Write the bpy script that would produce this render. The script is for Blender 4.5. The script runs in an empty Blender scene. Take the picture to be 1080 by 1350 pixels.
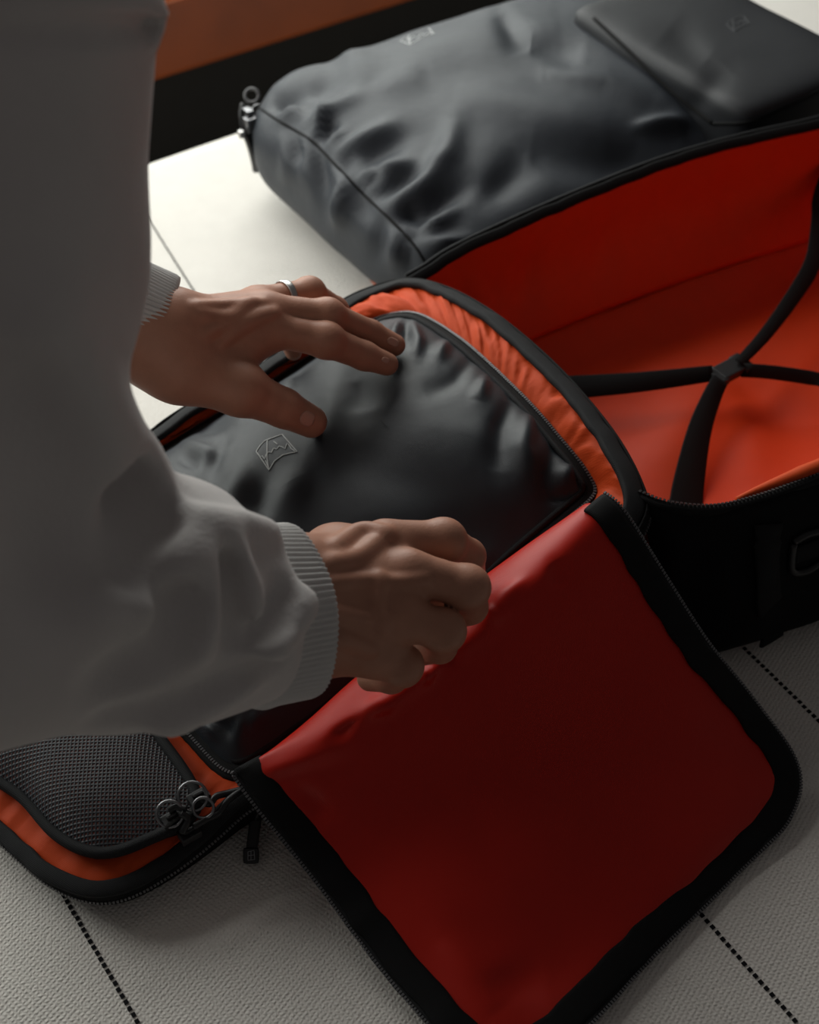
import bpy, bmesh, math, random
import numpy as np
from mathutils import Vector, Matrix, noise
from mathutils.bvhtree import BVHTree

random.seed(4)
SC = bpy.context.scene
COL = SC.collection
PI = math.pi

# ------------------------------------------------------------------ camera
# bed top is z = 0, floor is z = -0.55
FPX, PITCH, CAMH = 1758.0, math.radians(46.0), 0.85
SP, CP = math.sin(PITCH), math.cos(PITCH)
cam_d = bpy.data.cameras.new('camera')
cam = bpy.data.objects.new('camera', cam_d); COL.objects.link(cam)
cam.location = (0, 0, CAMH)
cam.rotation_euler = (PI / 2 - PITCH, 0, 0)
cam_d.sensor_fit = 'VERTICAL'; cam_d.sensor_height = 36.0; cam_d.sensor_width = 28.8
cam_d.lens = FPX / 1350.0 * 36.0
cam_d.clip_start = 0.02
cam_d.dof.use_dof = True
cam_d.dof.focus_distance = 0.93
cam_d.dof.aperture_fstop = 6.3
SC.camera = cam

# ------------------------------------------------------------------ frame of the bed
UD = np.array([0.569, -0.822, 0.0]); UD /= np.linalg.norm(UD)      # along the stitch lines, away from the window
VD = np.array([-UD[1], UD[0], 0.0])                                 # across the bed
ZD = np.array([0, 0, 1.0])
CAMP = np.array([0, 0, CAMH])

def ray(px, py):
    a = (np.asarray(px, float) - 540) / FPX; b = (675 - np.asarray(py, float)) / FPX
    return np.stack([a, CP + b * SP, -SP + b * CP], -1)
def P(px, py, z):
    d = ray(px, py)
    return CAMP + d * ((z - CAMH) / d[2])
def D(px, py, depth):
    return CAMP + ray(px, py) * depth
def UV(u, v, z=0.0):
    return UD * u + VD * v + ZD * z
def uvof(p):
    return float(np.dot(p, UD)), float(np.dot(p, VD))
def proj(V):
    d = np.asarray(V, float) - CAMP
    f = d[:, 1] * CP - d[:, 2] * SP
    up = d[:, 1] * SP + d[:, 2] * CP
    return np.stack([540 + FPX * d[:, 0] / f, 675 - FPX * up / f], 1)

# ------------------------------------------------------------------ light
W = bpy.data.worlds.new('world'); SC.world = W; W.use_nodes = True
bg = W.node_tree.nodes['Background']
bg.inputs[0].default_value = (1.0, 0.93, 0.90, 1); bg.inputs[1].default_value = 0.075

WALL_U = -1.66
def area_light(name, loc, target, sx, sy, power, color):
    l = bpy.data.lights.new(name, 'AREA'); l.shape = 'RECTANGLE'; l.size = sx; l.size_y = sy
    l.energy = power; l.color = color
    o = bpy.data.objects.new(name, l); COL.objects.link(o)
    o.location = Vector(loc)
    o.rotation_euler = (Vector(target) - Vector(loc)).to_track_quat('-Z', 'Y').to_euler()
    return o
area_light('window_daylight', UV(WALL_U - 0.22, 0.30, 0.74), UV(-0.6, 0.30, 0.0), 2.5, 1.1, 56.0, (1.0, 0.985, 0.95))

SC.view_settings.view_transform = 'Standard'
SC.view_settings.look = 'None'
SC.view_settings.gamma = 1.0
SC.view_settings.use_curve_mapping = False
SC.view_settings.exposure = -0.22

# ------------------------------------------------------------------ materials
def mat(name, color, rough=0.7, spec=0.3, bump=None, var=0.0, sheen=0.0, metal=0.0, varscale=40.0):
    """bump: list of (kind, scale, strength, distance)"""
    m = bpy.data.materials.new(name); m.use_nodes = True
    nt = m.node_tree; b = nt.nodes['Principled BSDF']
    b.inputs['Roughness'].default_value = rough
    b.inputs['Specular IOR Level'].default_value = spec
    b.inputs['Metallic'].default_value = metal
    if sheen:
        b.inputs['Sheen Weight'].default_value = sheen
        b.inputs['Sheen Roughness'].default_value = 0.5
    tc = nt.nodes.new('ShaderNodeTexCoord')
    if var:
        n = nt.nodes.new('ShaderNodeTexNoise'); n.inputs['Scale'].default_value = varscale; n.inputs['Detail'].default_value = 6
        nt.links.new(tc.outputs['Object'], n.inputs['Vector'])
        r = nt.nodes.new('ShaderNodeMix'); r.data_type = 'RGBA'
        r.inputs['A'].default_value = tuple(max(0, c * (1 - var)) for c in color) + (1,)
        r.inputs['B'].default_value = tuple(min(1, c * (1 + var)) for c in color) + (1,)
        nt.links.new(n.outputs['Fac'], r.inputs['Factor'])
        nt.links.new(r.outputs['Result'], b.inputs['Base Color'])
    else:
        b.inputs['Base Color'].default_value = tuple(color) + (1,)
    last = None
    for kind, scale, strength, dist in (bump or []):
        bn = nt.nodes.new('ShaderNodeBump'); bn.inputs['Strength'].default_value = strength; bn.inputs['Distance'].default_value = dist
        mp = nt.nodes.new('ShaderNodeMapping'); nt.links.new(tc.outputs['Object'], mp.inputs['Vector'])
        if kind == 'noise':
            t = nt.nodes.new('ShaderNodeTexNoise'); t.inputs['Scale'].default_value = scale; t.inputs['Detail'].default_value = 4
            out = t.outputs['Fac']
        elif kind == 'voronoi':
            t = nt.nodes.new('ShaderNodeTexVoronoi'); t.inputs['Scale'].default_value = scale
            out = t.outputs['Distance']
        elif kind in ('weave', 'knit'):
            mp.inputs['Rotation'].default_value = (0, 0, math.radians(34.7))
            t = nt.nodes.new('ShaderNodeTexWave'); t.wave_type = 'BANDS'; t.bands_direction = 'X'
            t.inputs['Scale'].default_value = scale; t.inputs['Distortion'].default_value = 2.2 if kind == 'knit' else 0.1; t.inputs['Detail Scale'].default_value = 3.0
            t2 = nt.nodes.new('ShaderNodeTexWave'); t2.wave_type = 'BANDS'; t2.bands_direction = 'Y'
            t2.inputs['Scale'].default_value = scale; t2.inputs['Distortion'].default_value = 2.2 if kind == 'knit' else 0.1; t2.inputs['Detail Scale'].default_value = 3.0
            nt.links.new(mp.outputs['Vector'], t2.inputs['Vector'])
            mx = nt.nodes.new('ShaderNodeMath'); mx.operation = 'MULTIPLY'
            nt.links.new(t.outputs['Fac'], mx.inputs[0]); nt.links.new(t2.outputs['Fac'], mx.inputs[1])
            out = mx.outputs[0]
        nt.links.new(mp.outputs['Vector'], t.inputs['Vector'])
        nt.links.new(out, bn.inputs['Height'])
        if last is not None: nt.links.new(last, bn.inputs['Normal'])
        last = bn.outputs['Normal']
    if last is not None: nt.links.new(last, b.inputs['Normal'])
    return m

M = {
 'coverlet': mat('coverlet', (0.78, 0.75, 0.70), 0.95, 0.1, [('knit', 100, 0.32, 0.002), ('noise', 420, 0.4, 0.002)], 0.05, 0.15),
 'stitch': mat('stitch_thread', (0.012, 0.012, 0.014), 0.9, 0.1, var=0.2),
 'mattress': mat('mattress', (0.6, 0.58, 0.54), 0.95, 0.1, [('noise', 120, 0.3, 0.002)], 0.05),
 'bedframe': mat('bed_frame', (0.03, 0.022, 0.018), 0.6, 0.3, [('noise', 60, 0.2, 0.002)], 0.2),
 'wood': mat('sill_wood', (0.24, 0.045, 0.004), 0.45, 0.4, [('noise', 30, 0.15, 0.002)], 0.35, varscale=9),
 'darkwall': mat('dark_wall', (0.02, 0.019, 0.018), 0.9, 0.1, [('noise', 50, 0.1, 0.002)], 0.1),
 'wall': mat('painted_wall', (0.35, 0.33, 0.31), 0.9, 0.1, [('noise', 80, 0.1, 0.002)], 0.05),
 'floor': mat('floor_boards', (0.08, 0.05, 0.035), 0.5, 0.3, [('noise', 25, 0.1, 0.002)], 0.25),
 'green': mat('foliage_green', (0.03, 0.09, 0.045), 0.5, 0.4, [('noise', 60, 0.1, 0.001)], 0.1),  # frame colour added to stand in for foliage beyond the window
 'grey': mat('charcoal_nylon', (0.029, 0.034, 0.043), 0.55, 0.4, [('weave', 420, 0.25, 0.0004), ('noise', 22, 0.25, 0.006)], 0.08, 0.0),
 'padded': mat('smooth_charcoal', (0.017, 0.0185, 0.022), 0.58, 0.35, [('noise', 900, 0.12, 0.0006), ('noise', 18, 0.2, 0.004)], 0.06, 0.0),
 'pouch': mat('black_twill', (0.020, 0.024, 0.030), 0.5, 0.42, [('weave', 380, 0.3, 0.0004), ('noise', 25, 0.2, 0.005)], 0.08, 0.0),
 'black': mat('black_webbing', (0.006, 0.006, 0.0065), 0.75, 0.18, [('weave', 300, 0.4, 0.0006)], 0.15),
 'binding': mat('grosgrain_binding', (0.013, 0.0135, 0.015), 0.75, 0.25, [('weave', 330, 0.5, 0.0007)], 0.15),
 'shell': mat('black_shell', (0.006, 0.006, 0.0065), 0.85, 0.12, [('weave', 260, 0.3, 0.0006)], 0.1),
 'orange': mat('orange_ripstop', (0.58, 0.064, 0.010), 0.62, 0.2, [('weave', 330, 0.2, 0.0004), ('noise', 45, 0.25, 0.004)], 0.06),
 'lining': mat('orange_lining', (0.70, 0.050, 0.007), 0.5, 0.3, [('weave', 330, 0.2, 0.0004), ('noise', 25, 0.2, 0.004)], 0.06),
 'red': mat('shaded_lining', (0.50, 0.012, 0.003), 0.42, 0.3, [('weave', 360, 0.25, 0.0004), ('noise', 20, 0.15, 0.004)], 0.05),  # same orange lining, coloured darker and redder for the flap's shade
 'metal': mat('dark_metal', (0.25, 0.25, 0.26), 0.35, 0.5, [('noise', 300, 0.1, 0.0004)], 0.1, metal=1.0),
 'teeth': mat('zip_teeth', (0.10, 0.10, 0.105), 0.35, 0.6, [('noise', 300, 0.1, 0.0003)], 0.1),
 'steel': mat('brushed_ring', (0.55, 0.54, 0.53), 0.32, 0.5, [('noise', 400, 0.1, 0.0003)], 0.05, metal=1.0),
 'plastic': mat('black_plastic', (0.012, 0.012, 0.013), 0.4, 0.4, [('noise', 200, 0.05, 0.0004)], 0.1),
 'print': mat('silver_print', (0.42, 0.43, 0.43), 0.5, 0.4, var=0.1),
 'faint': mat('tonal_print', (0.085, 0.088, 0.095), 0.45, 0.4, var=0.1),
 'tag': mat('orange_tag', (0.8, 0.13, 0.02), 0.6, 0.3, [('weave', 300, 0.2, 0.0004)], 0.05),
 'sweat': mat('sweatshirt_cotton', (0.60, 0.575, 0.565), 0.95, 0.1, [('noise', 420, 0.35, 0.0012), ('noise', 60, 0.15, 0.004)], 0.07, 0.2, varscale=25),
 'rib': mat('ribbed_cotton', (0.60, 0.59, 0.58), 0.95, 0.1, [('noise', 500, 0.3, 0.0008)], 0.06, 0.2),
 'skin': mat('skin', (0.43, 0.205, 0.135), 0.48, 0.35, [('voronoi', 900, 0.12, 0.0006), ('noise', 160, 0.18, 0.0012)], 0.14, varscale=70),
 'nail': mat('nail', (0.52, 0.29, 0.22), 0.32, 0.4, [('noise', 200, 0.05, 0.0004)], 0.06),
 'hair': mat('dark_hair', (0.03, 0.02, 0.014), 0.5, 0.4, [('noise', 200, 0.6, 0.004)], 0.3),
 'eye': mat('eye_white', (0.7, 0.68, 0.65), 0.3, 0.5, var=0.03),
 'iris': mat('iris', (0.05, 0.03, 0.02), 0.2, 0.5, var=0.1),
 'lip': mat('lip', (0.36, 0.13, 0.1), 0.45, 0.4, var=0.1),
 'trousers': mat('trouser_cloth', (0.03, 0.032, 0.038), 0.85, 0.2, [('weave', 300, 0.3, 0.0006)], 0.1),
 'shoe': mat('shoe_canvas', (0.05, 0.05, 0.05), 0.8, 0.2, [('weave', 300, 0.3, 0.0006)], 0.1),
 'sole': mat('shoe_sole', (0.6, 0.58, 0.54), 0.8, 0.2, var=0.06),
}
# mesh cloth: fine net with open holes
def net_material():
    m = bpy.data.materials.new('black_net'); m.use_nodes = True
    nt = m.node_tree; b = nt.nodes['Principled BSDF']
    b.inputs['Base Color'].default_value = (0.035, 0.038, 0.045, 1); b.inputs['Roughness'].default_value = 0.6
    tc = nt.nodes.new('ShaderNodeTexCoord'); mp = nt.nodes.new('ShaderNodeMapping')
    mp.inputs['Rotation'].default_value = (0, 0, math.radians(-3))
    nt.links.new(tc.outputs['Object'], mp.inputs['Vector'])
    outs = []
    for d in ('X', 'Y'):
        t = nt.nodes.new('ShaderNodeTexWave'); t.bands_direction = d; t.inputs['Scale'].default_value = 118
        nt.links.new(mp.outputs['Vector'], t.inputs['Vector']); outs.append(t.outputs['Fac'])
    mx = nt.nodes.new('ShaderNodeMath'); mx.operation = 'MAXIMUM'
    nt.links.new(outs[0], mx.inputs[0]); nt.links.new(outs[1], mx.inputs[1])
    bp = nt.nodes.new('ShaderNodeBump'); bp.inputs['Strength'].default_value = 0.8; bp.inputs['Distance'].default_value = 0.001
    nt.links.new(mx.outputs[0], bp.inputs['Height']); nt.links.new(bp.outputs['Normal'], b.inputs['Normal'])
    ramp = nt.nodes.new('ShaderNodeMapRange'); ramp.inputs['From Min'].default_value = 0.35; ramp.inputs['From Max'].default_value = 0.6
    ramp.inputs['To Min'].default_value = 0.55; ramp.inputs['To Max'].default_value = 1.0
    nt.links.new(mx.outputs[0], ramp.inputs['Value']); nt.links.new(ramp.outputs['Result'], b.inputs['Alpha'])
    return m
M['net'] = net_material()
def glass_material():
    m = bpy.data.materials.new('window_glass'); m.use_nodes = True
    nt = m.node_tree; nt.nodes.remove(nt.nodes['Principled BSDF'])
    out = nt.nodes['Material Output']
    a = nt.nodes.new('ShaderNodeBsdfTransparent'); a.inputs[0].default_value = (0.96, 0.98, 0.97, 1)
    g = nt.nodes.new('ShaderNodeBsdfGlossy'); g.inputs['Roughness'].default_value = 0.03
    mx = nt.nodes.new('ShaderNodeMixShader'); mx.inputs[0].default_value = 0.06
    nt.links.new(a.outputs[0], mx.inputs[1]); nt.links.new(g.outputs[0], mx.inputs[2]); nt.links.new(mx.outputs[0], out.inputs[0])
    return m
M['glass'] = glass_material()

# ------------------------------------------------------------------ object helpers
def thing(name, label, cat, base, group=None):
    o = bpy.data.objects.new(name, None); COL.objects.link(o)
    o.location = Vector(base); o.empty_display_size = 0.05
    o['label'] = label; o['category'] = cat
    if group: o['group'] = group
    return o
WM = {}
def link(name, me, m, parent=None, smooth=True, label=None, kind=None):
    o = bpy.data.objects.new(name, me); COL.objects.link(o)
    if m: me.materials.append(M[m])
    if smooth:
        me.polygons.foreach_set('use_smooth', [True] * len(me.polygons))
    if parent is not None:
        o.parent = parent
        base = Vector(parent.location) if parent.type == 'EMPTY' else Vector((0, 0, 0))
        o.matrix_parent_inverse = Matrix.Translation(-base)
    if label: o['label'] = label
    if kind: o['kind'] = kind
    return o
def mesh(name, V, F, m, parent=None, smooth=True, label=None, kind=None):
    me = bpy.data.meshes.new(name)
    me.from_pydata([tuple(map(float, v)) for v in V], [], [tuple(map(int, f)) for f in F])
    me.update()
    return link(name, me, m, parent, smooth, label, kind)
def solid(o, t, offset=-1.0):
    md = o.modifiers.new('solid', 'SOLIDIFY'); md.thickness = t; md.offset = offset
    return o

def catmull(pts, n, closed=False):
    """resample a polyline (k,3) to n points with Catmull-Rom, roughly even arc length"""
    pts = np.asarray(pts, float); k = len(pts)
    if closed: Q = np.vstack([pts[-1], pts, pts[0], pts[1]])
    else: Q = np.vstack([2 * pts[0] - pts[1], pts, 2 * pts[-1] - pts[-2]])
    segs = k if closed else k - 1
    out = []
    for i in range(segs):
        p0, p1, p2, p3 = Q[i], Q[i + 1], Q[i + 2], Q[i + 3]
        t = np.linspace(0, 1, 24, endpoint=False)[:, None]
        out.append(0.5 * (2 * p1 + (p2 - p0) * t + (2 * p0 - 5 * p1 + 4 * p2 - p3) * t * t + (3 * p1 - p0 - 3 * p2 + p3) * t ** 3))
    out.append((pts[0] if closed else pts[-1])[None])
    C = np.vstack(out)
    s = np.concatenate([[0], np.cumsum(np.linalg.norm(np.diff(C, axis=0), axis=1))])
    tt = np.linspace(0, s[-1], n + 1)[:-1] if closed else np.linspace(0, s[-1], n)
    return np.stack([np.interp(tt, s, C[:, j]) for j in range(C.shape[1])], 1)

def cm_param(pts, n):
    """Catmull-Rom, uniform in the control parameter (keeps grid lines on their controls)"""
    pts = np.asarray(pts, float); k = len(pts)
    Q = np.vstack([2 * pts[0] - pts[1], pts, 2 * pts[-1] - pts[-2]])
    out = []
    for x in np.linspace(0, k - 1, n):
        i = min(int(x), k - 2); t = x - i
        p0, p1, p2, p3 = Q[i], Q[i + 1], Q[i + 2], Q[i + 3]
        out.append(0.5 * (2 * p1 + (p2 - p0) * t + (2 * p0 - 5 * p1 + 4 * p2 - p3) * t * t + (3 * p1 - p0 - 3 * p2 + p3) * t ** 3))
    return np.array(out)
def grid_from(rows, nr, nc):
    """rows of 3-D control points -> (nr,nc,3)"""
    R = np.array([cm_param(r, nc) for r in rows])
    return np.stack([cm_param(R[:, j], nr) for j in range(nc)], 1)
def grid_normals(G):
    du = np.gradient(G, axis=1); dv = np.gradient(G, axis=0)
    n = np.cross(du, dv); l = np.linalg.norm(n, axis=2, keepdims=True)
    return n / np.maximum(l, 1e-12)
def grid_faces(nr, nc, closed=False, base=0, flip=False):
    F = []
    for i in range(nr - 1):
        for j in range(nc if closed else nc - 1):
            a = base + i * nc + j; b = base + i * nc + (j + 1) % nc
            c = base + (i + 1) * nc + (j + 1) % nc; d = base + (i + 1) * nc + j
            F.append((a, d, c, b) if flip else (a, b, c, d))
    return F
def stroke_field(V, strokes):
    """sum of soft ridges (+) and valleys (-); strokes = [(px polyline, height m, width px)]"""
    q = proj(V); h = np.zeros(len(V))
    for pts, amp, w in strokes:
        pts = np.asarray(pts, float); d = np.full(len(V), 1e9); s = np.zeros(len(V)); L = 0.0
        tot = sum(np.linalg.norm(b - a) for a, b in zip(pts[:-1], pts[1:]))
        for a, b in zip(pts[:-1], pts[1:]):
            ab = b - a; t = np.clip(((q - a) @ ab) / max(ab @ ab, 1e-9), 0, 1)
            dd = np.linalg.norm(q - a - t[:, None] * ab, axis=1); near = dd < d
            d = np.where(near, dd, d); s = np.where(near, (L + t * np.linalg.norm(ab)) / tot, s); L += np.linalg.norm(ab)
        fade = 0.30 + 0.85 * np.sin(PI * s) ** 0.8          # creases die out towards their ends
        h += amp * fade * np.exp(-(d / (w * (0.75 + 0.5 * s))) ** 2)
    return h
def fnoise(V, scale, seed=0.0, stretch=(1, 1, 1)):
    s = np.asarray(stretch)
    return np.array([noise.noise(Vector((v * s * scale + seed).tolist())) for v in V])
def patch(name, rows, nr, nc, m, parent, strokes=(), amp=0.0, scale=30, thick=0.0015, up=True, label=None, seed=0.0, extra=None):
    G = grid_from(rows, nr, nc); N = grid_normals(G)
    if up and np.mean(N[..., 2]) < 0: N = -N
    V = G.reshape(-1, 3); Nf = N.reshape(-1, 3)
    h = stroke_field(V, strokes) if strokes else np.zeros(len(V))
    if amp: h = h + amp * fnoise(V, scale, seed)
    if extra is not None: h = h + extra(V)
    V = V + Nf * h[:, None]
    G2 = V.reshape(nr, nc, 3)
    raw = np.cross(G2[1, 0] - G2[0, 0], G2[0, 1] - G2[0, 0])
    F = grid_faces(nr, nc, flip=True)
    o = mesh(name, V, F, m, parent, label=label)
    fn = np.mean(np.array([p.normal for p in o.data.polygons]), axis=0)
    if (fn @ np.mean(Nf, axis=0)) < 0: o.data.flip_normals()
    if thick: solid(o, thick)
    return o, G2, grid_normals(G2) * (1 if up else 1)
def frames(path, ups, closed=False):
    path = np.asarray(path, float)
    if closed: T = np.roll(path, -1, 0) - np.roll(path, 1, 0)
    else: T = np.gradient(path, axis=0)
    T /= np.maximum(np.linalg.norm(T, axis=1, keepdims=True), 1e-12)
    U = np.asarray(ups, float)
    if U.ndim == 1: U = np.repeat(U[None], len(path), 0)
    U = U - T * np.sum(U * T, 1, keepdims=True); U /= np.maximum(np.linalg.norm(U, axis=1, keepdims=True), 1e-12)
    S = np.cross(T, U)
    return T, U, S
def sweep(name, path, ups, width, thick, m, parent, closed=False, n=10, side=0.0, lift=0.0, label=None, kind=None, wob=0.0, sq=0.5):
    """flattened superellipse band swept along path; width may be an array"""
    T, U, S = frames(path, ups, closed)
    k = len(path); w = np.broadcast_to(np.asarray(width, float), (k,)); th = np.broadcast_to(np.asarray(thick, float), (k,))
    V = []
    for i in range(k):
        wb = wob * noise.noise(Vector((path[i] * 60).tolist())) if wob else 0
        for j in range(n):
            a = 2 * PI * j / n; c, s = math.cos(a), math.sin(a)
            c = math.copysign(abs(c) ** sq, c); s = math.copysign(abs(s) ** sq, s)
            V.append(path[i] + S[i] * (c * w[i] / 2 + side + wb) + U[i] * (s * th[i] / 2 + lift + wb * 0.4))
    F = grid_faces(k, n, closed=True, flip=False)
    if closed:
        for j in range(n): F.append(((k - 1) * n + j, (k - 1) * n + (j + 1) % n, (j + 1) % n, j))
    else:
        F.append(tuple(range(n - 1, -1, -1))); F.append(tuple((k - 1) * n + j for j in range(n)))
    o = mesh(name, V, F, m, parent, label=label, kind=kind)
    bm = bmesh.new(); bm.from_mesh(o.data); bmesh.ops.recalc_face_normals(bm, faces=bm.faces); bm.to_mesh(o.data); bm.free()
    return o
def tube(name, path, r, m, parent, n=8, closed=False, label=None):
    return sweep(name, path, np.array([0.13, 0.21, 0.97]), 2 * np.asarray(r), 2 * np.asarray(r), m, parent, closed, n, sq=1.0, label=label)
BOXF = [(0, 3, 2, 1), (4, 5, 6, 7), (0, 1, 5, 4), (1, 2, 6, 5), (2, 3, 7, 6), (3, 0, 4, 7)]
def box_at(V, F, c, a, b, n, sa, sb, sn):
    """append a box centred at c with half sizes along unit axes a, b, n"""
    k = len(V)
    for dz in (-1, 1):
        for dx, dy in ((-1, -1), (1, -1), (1, 1), (-1, 1)):
            V.append(c + a * dx * sa + b * dy * sb + n * dz * sn)
    F.extend(tuple(k + i for i in f) for f in BOXF)
def teeth(name, path, ups, spacing, size, m, parent, closed=False, side=0.0, lift=0.0, label=None):
    path = np.asarray(path, float)
    Q = np.vstack([path, path[:1]]) if closed else path
    L = np.sum(np.linalg.norm(np.diff(Q, axis=0), axis=1)); n = max(4, int(L / spacing))
    UPS = np.asarray(ups, float)
    if UPS.ndim == 1: UPS = np.repeat(UPS[None], len(path), 0)
    s = np.concatenate([[0], np.cumsum(np.linalg.norm(np.diff(Q, axis=0), axis=1))])
    UQ = np.vstack([UPS, UPS[:1]]) if closed else UPS
    tt = np.linspace(0, L, n, endpoint=not closed)
    R = np.stack([np.interp(tt, s, Q[:, j]) for j in range(3)], 1)
    UU = np.stack([np.interp(tt, s, UQ[:, j]) for j in range(3)], 1)
    T, U, S = frames(R, UU, closed)
    V, F = [], []
    for i in range(n):
        box_at(V, F, R[i] + S[i] * side + U[i] * lift, T[i], S[i], U[i], spacing * 0.3, size * 0.5, size * 0.28)
    return mesh(name, V, F, m, parent, smooth=False, kind='stuff', label=label)
def bvh_of(objs):
    dg = bpy.context.evaluated_depsgraph_get()
    V, F = [], []
    for o in objs:
        b = len(V); V += [v.co.copy() for v in o.data.vertices]; F += [tuple(b + i for i in p.vertices) for p in o.data.polygons]
    return BVHTree.FromPolygons(V, F)
def hit(bvh, px, py):
    d = Vector(ray(px, py).tolist())
    loc, nor, idx, dist = bvh.ray_cast(Vector(CAMP.tolist()), d.normalized())
    if loc is None: return None, None
    nor = np.array(nor)
    if nor @ ray(px, py) > 0: nor = -nor
    return np.array(loc), nor
def decal_lines(name, bvh, lines, width, m, parent, lift=0.0004, kind=None, label=None):
    """thin printed strokes laid on a surface"""
    V, F = [], []
    for pts in lines:
        pts = np.asarray(pts, float)
        d = [pts[0]]
        for a, b in zip(pts[:-1], pts[1:]):
            n = max(2, int(np.linalg.norm(b - a) / 3))
            d += [a + (b - a) * k / n for k in range(1, n + 1)]
        R, N = [], []
        for q in d:
            l, n = hit(bvh, *q)
            if l is not None: R.append(l); N.append(n)
        if len(R) < 2: continue
        R = np.array(R); T, U, S = frames(R, np.array(N))
        k = len(V)
        for i in range(len(R)):
            for sx, lz in ((-1, 0), (-1, 1), (1, 1), (1, 0)):
                V.append(R[i] + S[i] * sx * width / 2 + U[i] * (lift * (0.3 + lz)))
        n = len(R)
        for i in range(n - 1):
            for j in range(4):
                a = k + i * 4 + j; b = k + i * 4 + (j + 1) % 4
                F.append((a, b, b + 4, a + 4))
        F.append((k, k + 3, k + 2, k + 1)); e = k + (n - 1) * 4; F.append((e, e + 1, e + 2, e + 3))
    o = mesh(name, V, F, m, parent, smooth=False, label=label, kind=kind)
    bm = bmesh.new(); bm.from_mesh(o.data); bmesh.ops.recalc_face_normals(bm, faces=bm.faces); bm.to_mesh(o.data); bm.free()
    return o
def boxes(name, specs, m, parent=None, bevel=0.0, label=None, kind=None):
    """specs: (centre, axis a, axis b, axis n, half sizes)"""
    V, F = [], []
    for c, a, b, n, s in specs: box_at(V, F, np.asarray(c, float), a, b, n, *s)
    o = mesh(name, V, F, m, parent, smooth=False, label=label, kind=kind)
    if bevel:
        bm = bmesh.new(); bm.from_mesh(o.data)
        bmesh.ops.bevel(bm, geom=list(bm.edges), offset=bevel, segments=2, affect='EDGES', profile=0.7)
        bm.to_mesh(o.data); bm.free()
    return o
def uvbox(name, u0, u1, v0, v1, z0, z1, m, parent=None, bevel=0.0, label=None, kind=None):
    return boxes(name, [(UV((u0 + u1) / 2, (v0 + v1) / 2, (z0 + z1) / 2), UD, VD, ZD, ((u1 - u0) / 2, (v1 - v0) / 2, (z1 - z0) / 2))], m, parent, bevel, label, kind)

# ================================================================== the room
def structure(o, kind='structure'):
    o['kind'] = kind; return o
structure(uvbox('floor', -1.66, 2.6, -2.2, 3.2, -0.60, -0.55, 'floor'))
WIN_V0, WIN_V1, WIN_Z0, WIN_Z1 = -0.95, 1.60, 0.10, 1.34
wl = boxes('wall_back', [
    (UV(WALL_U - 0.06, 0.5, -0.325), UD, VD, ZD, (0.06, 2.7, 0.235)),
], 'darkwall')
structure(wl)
wu = boxes('upper_wall', [
    (UV(WALL_U - 0.06, (-2.2 + WIN_V0) / 2, 1.1), UD, VD, ZD, (0.06, (WIN_V0 + 2.2) / 2, 1.09)),
    (UV(WALL_U - 0.06, (3.2 + WIN_V1) / 2, 1.1), UD, VD, ZD, (0.06, (3.2 - WIN_V1) / 2, 1.09)),
    (UV(WALL_U - 0.06, (WIN_V0 + WIN_V1) / 2, (WIN_Z1 + 2.19) / 2), UD, VD, ZD, (0.06, (WIN_V1 - WIN_V0) / 2, (2.19 - WIN_Z1) / 2)),
], 'wall', wl)
win = bpy.data.objects.new('window_1', None); COL.objects.link(win); win.location = Vector(UV(WALL_U, 0.32, WIN_Z0)); win['kind'] = 'structure'
SILL_T = 0.022; SILL_B = -0.082
uvbox('window_sill', WALL_U - 0.12, WALL_U + 0.02, -2.2, 3.2, SILL_B, SILL_T, 'wood', win, 0.006, label='warm brown wooden board under the window')
uvbox('window_frame', WALL_U - 0.10, WALL_U - 0.02, WIN_V0, WIN_V1, SILL_T, WIN_Z0, 'green', win, 0.004, label='bottom rail coloured dark green in place of the foliage outside')
uvbox('window_frame', WALL_U - 0.10, WALL_U - 0.02, WIN_V0, WIN_V1, WIN_Z1 - 0.06, WIN_Z1, 'green', win, 0.004)
for vv in (WIN_V0, (WIN_V0 + WIN_V1) / 2 - 0.03, WIN_V1 - 0.06):
    uvbox('window_frame', WALL_U - 0.10, WALL_U - 0.02, vv, vv + 0.06, WIN_Z0, WIN_Z1 - 0.06, 'green', win, 0.004)
vm = (WIN_V0 + WIN_V1) / 2
for a, b in ((WIN_V0 + 0.06, vm - 0.03), (vm + 0.03, WIN_V1 - 0.06)):
    uvbox('window_pane', WALL_U - 0.064, WALL_U - 0.060, a, b, WIN_Z0, WIN_Z1 - 0.06, 'glass', win)

# ================================================================== the bed
BU0, BU1, BV0, BV1 = -1.362, 0.80, -0.16, 1.75
bed = thing('bed', 'bed under a white woven coverlet with dashed dark stitch lines', 'bed', UV((BU0 + BU1) / 2, (BV0 + BV1) / 2, -0.55))
def bed_z(u, v):
    e = min(u - BU0, BU1 - u, v - BV0, BV1 - v)
    r = 0.05
    z = 0.0
    if e < r: z = -(r - math.sqrt(max(0, r * r - (r - e) ** 2)))
    return z
us = np.concatenate([np.linspace(BU0, BU0 + 0.06, 9), np.linspace(BU0 + 0.075, BU1 - 0.075, 110), np.linspace(BU1 - 0.06, BU1, 9)])
vs = np.concatenate([np.linspace(BV0, BV0 + 0.06, 9), np.linspace(BV0 + 0.075, BV1 - 0.075, 110), np.linspace(BV1 - 0.06, BV1, 9)])
V = []
for u in us:
    for v in vs:
        nz = 0.0022 * noise.noise(Vector((u * 9, v * 9, 1.3))) - 0.0022
        V.append(UV(u, v, bed_z(u, v) + nz))
nr, nc = len(us), len(vs)
F = grid_faces(nr, nc)
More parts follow.
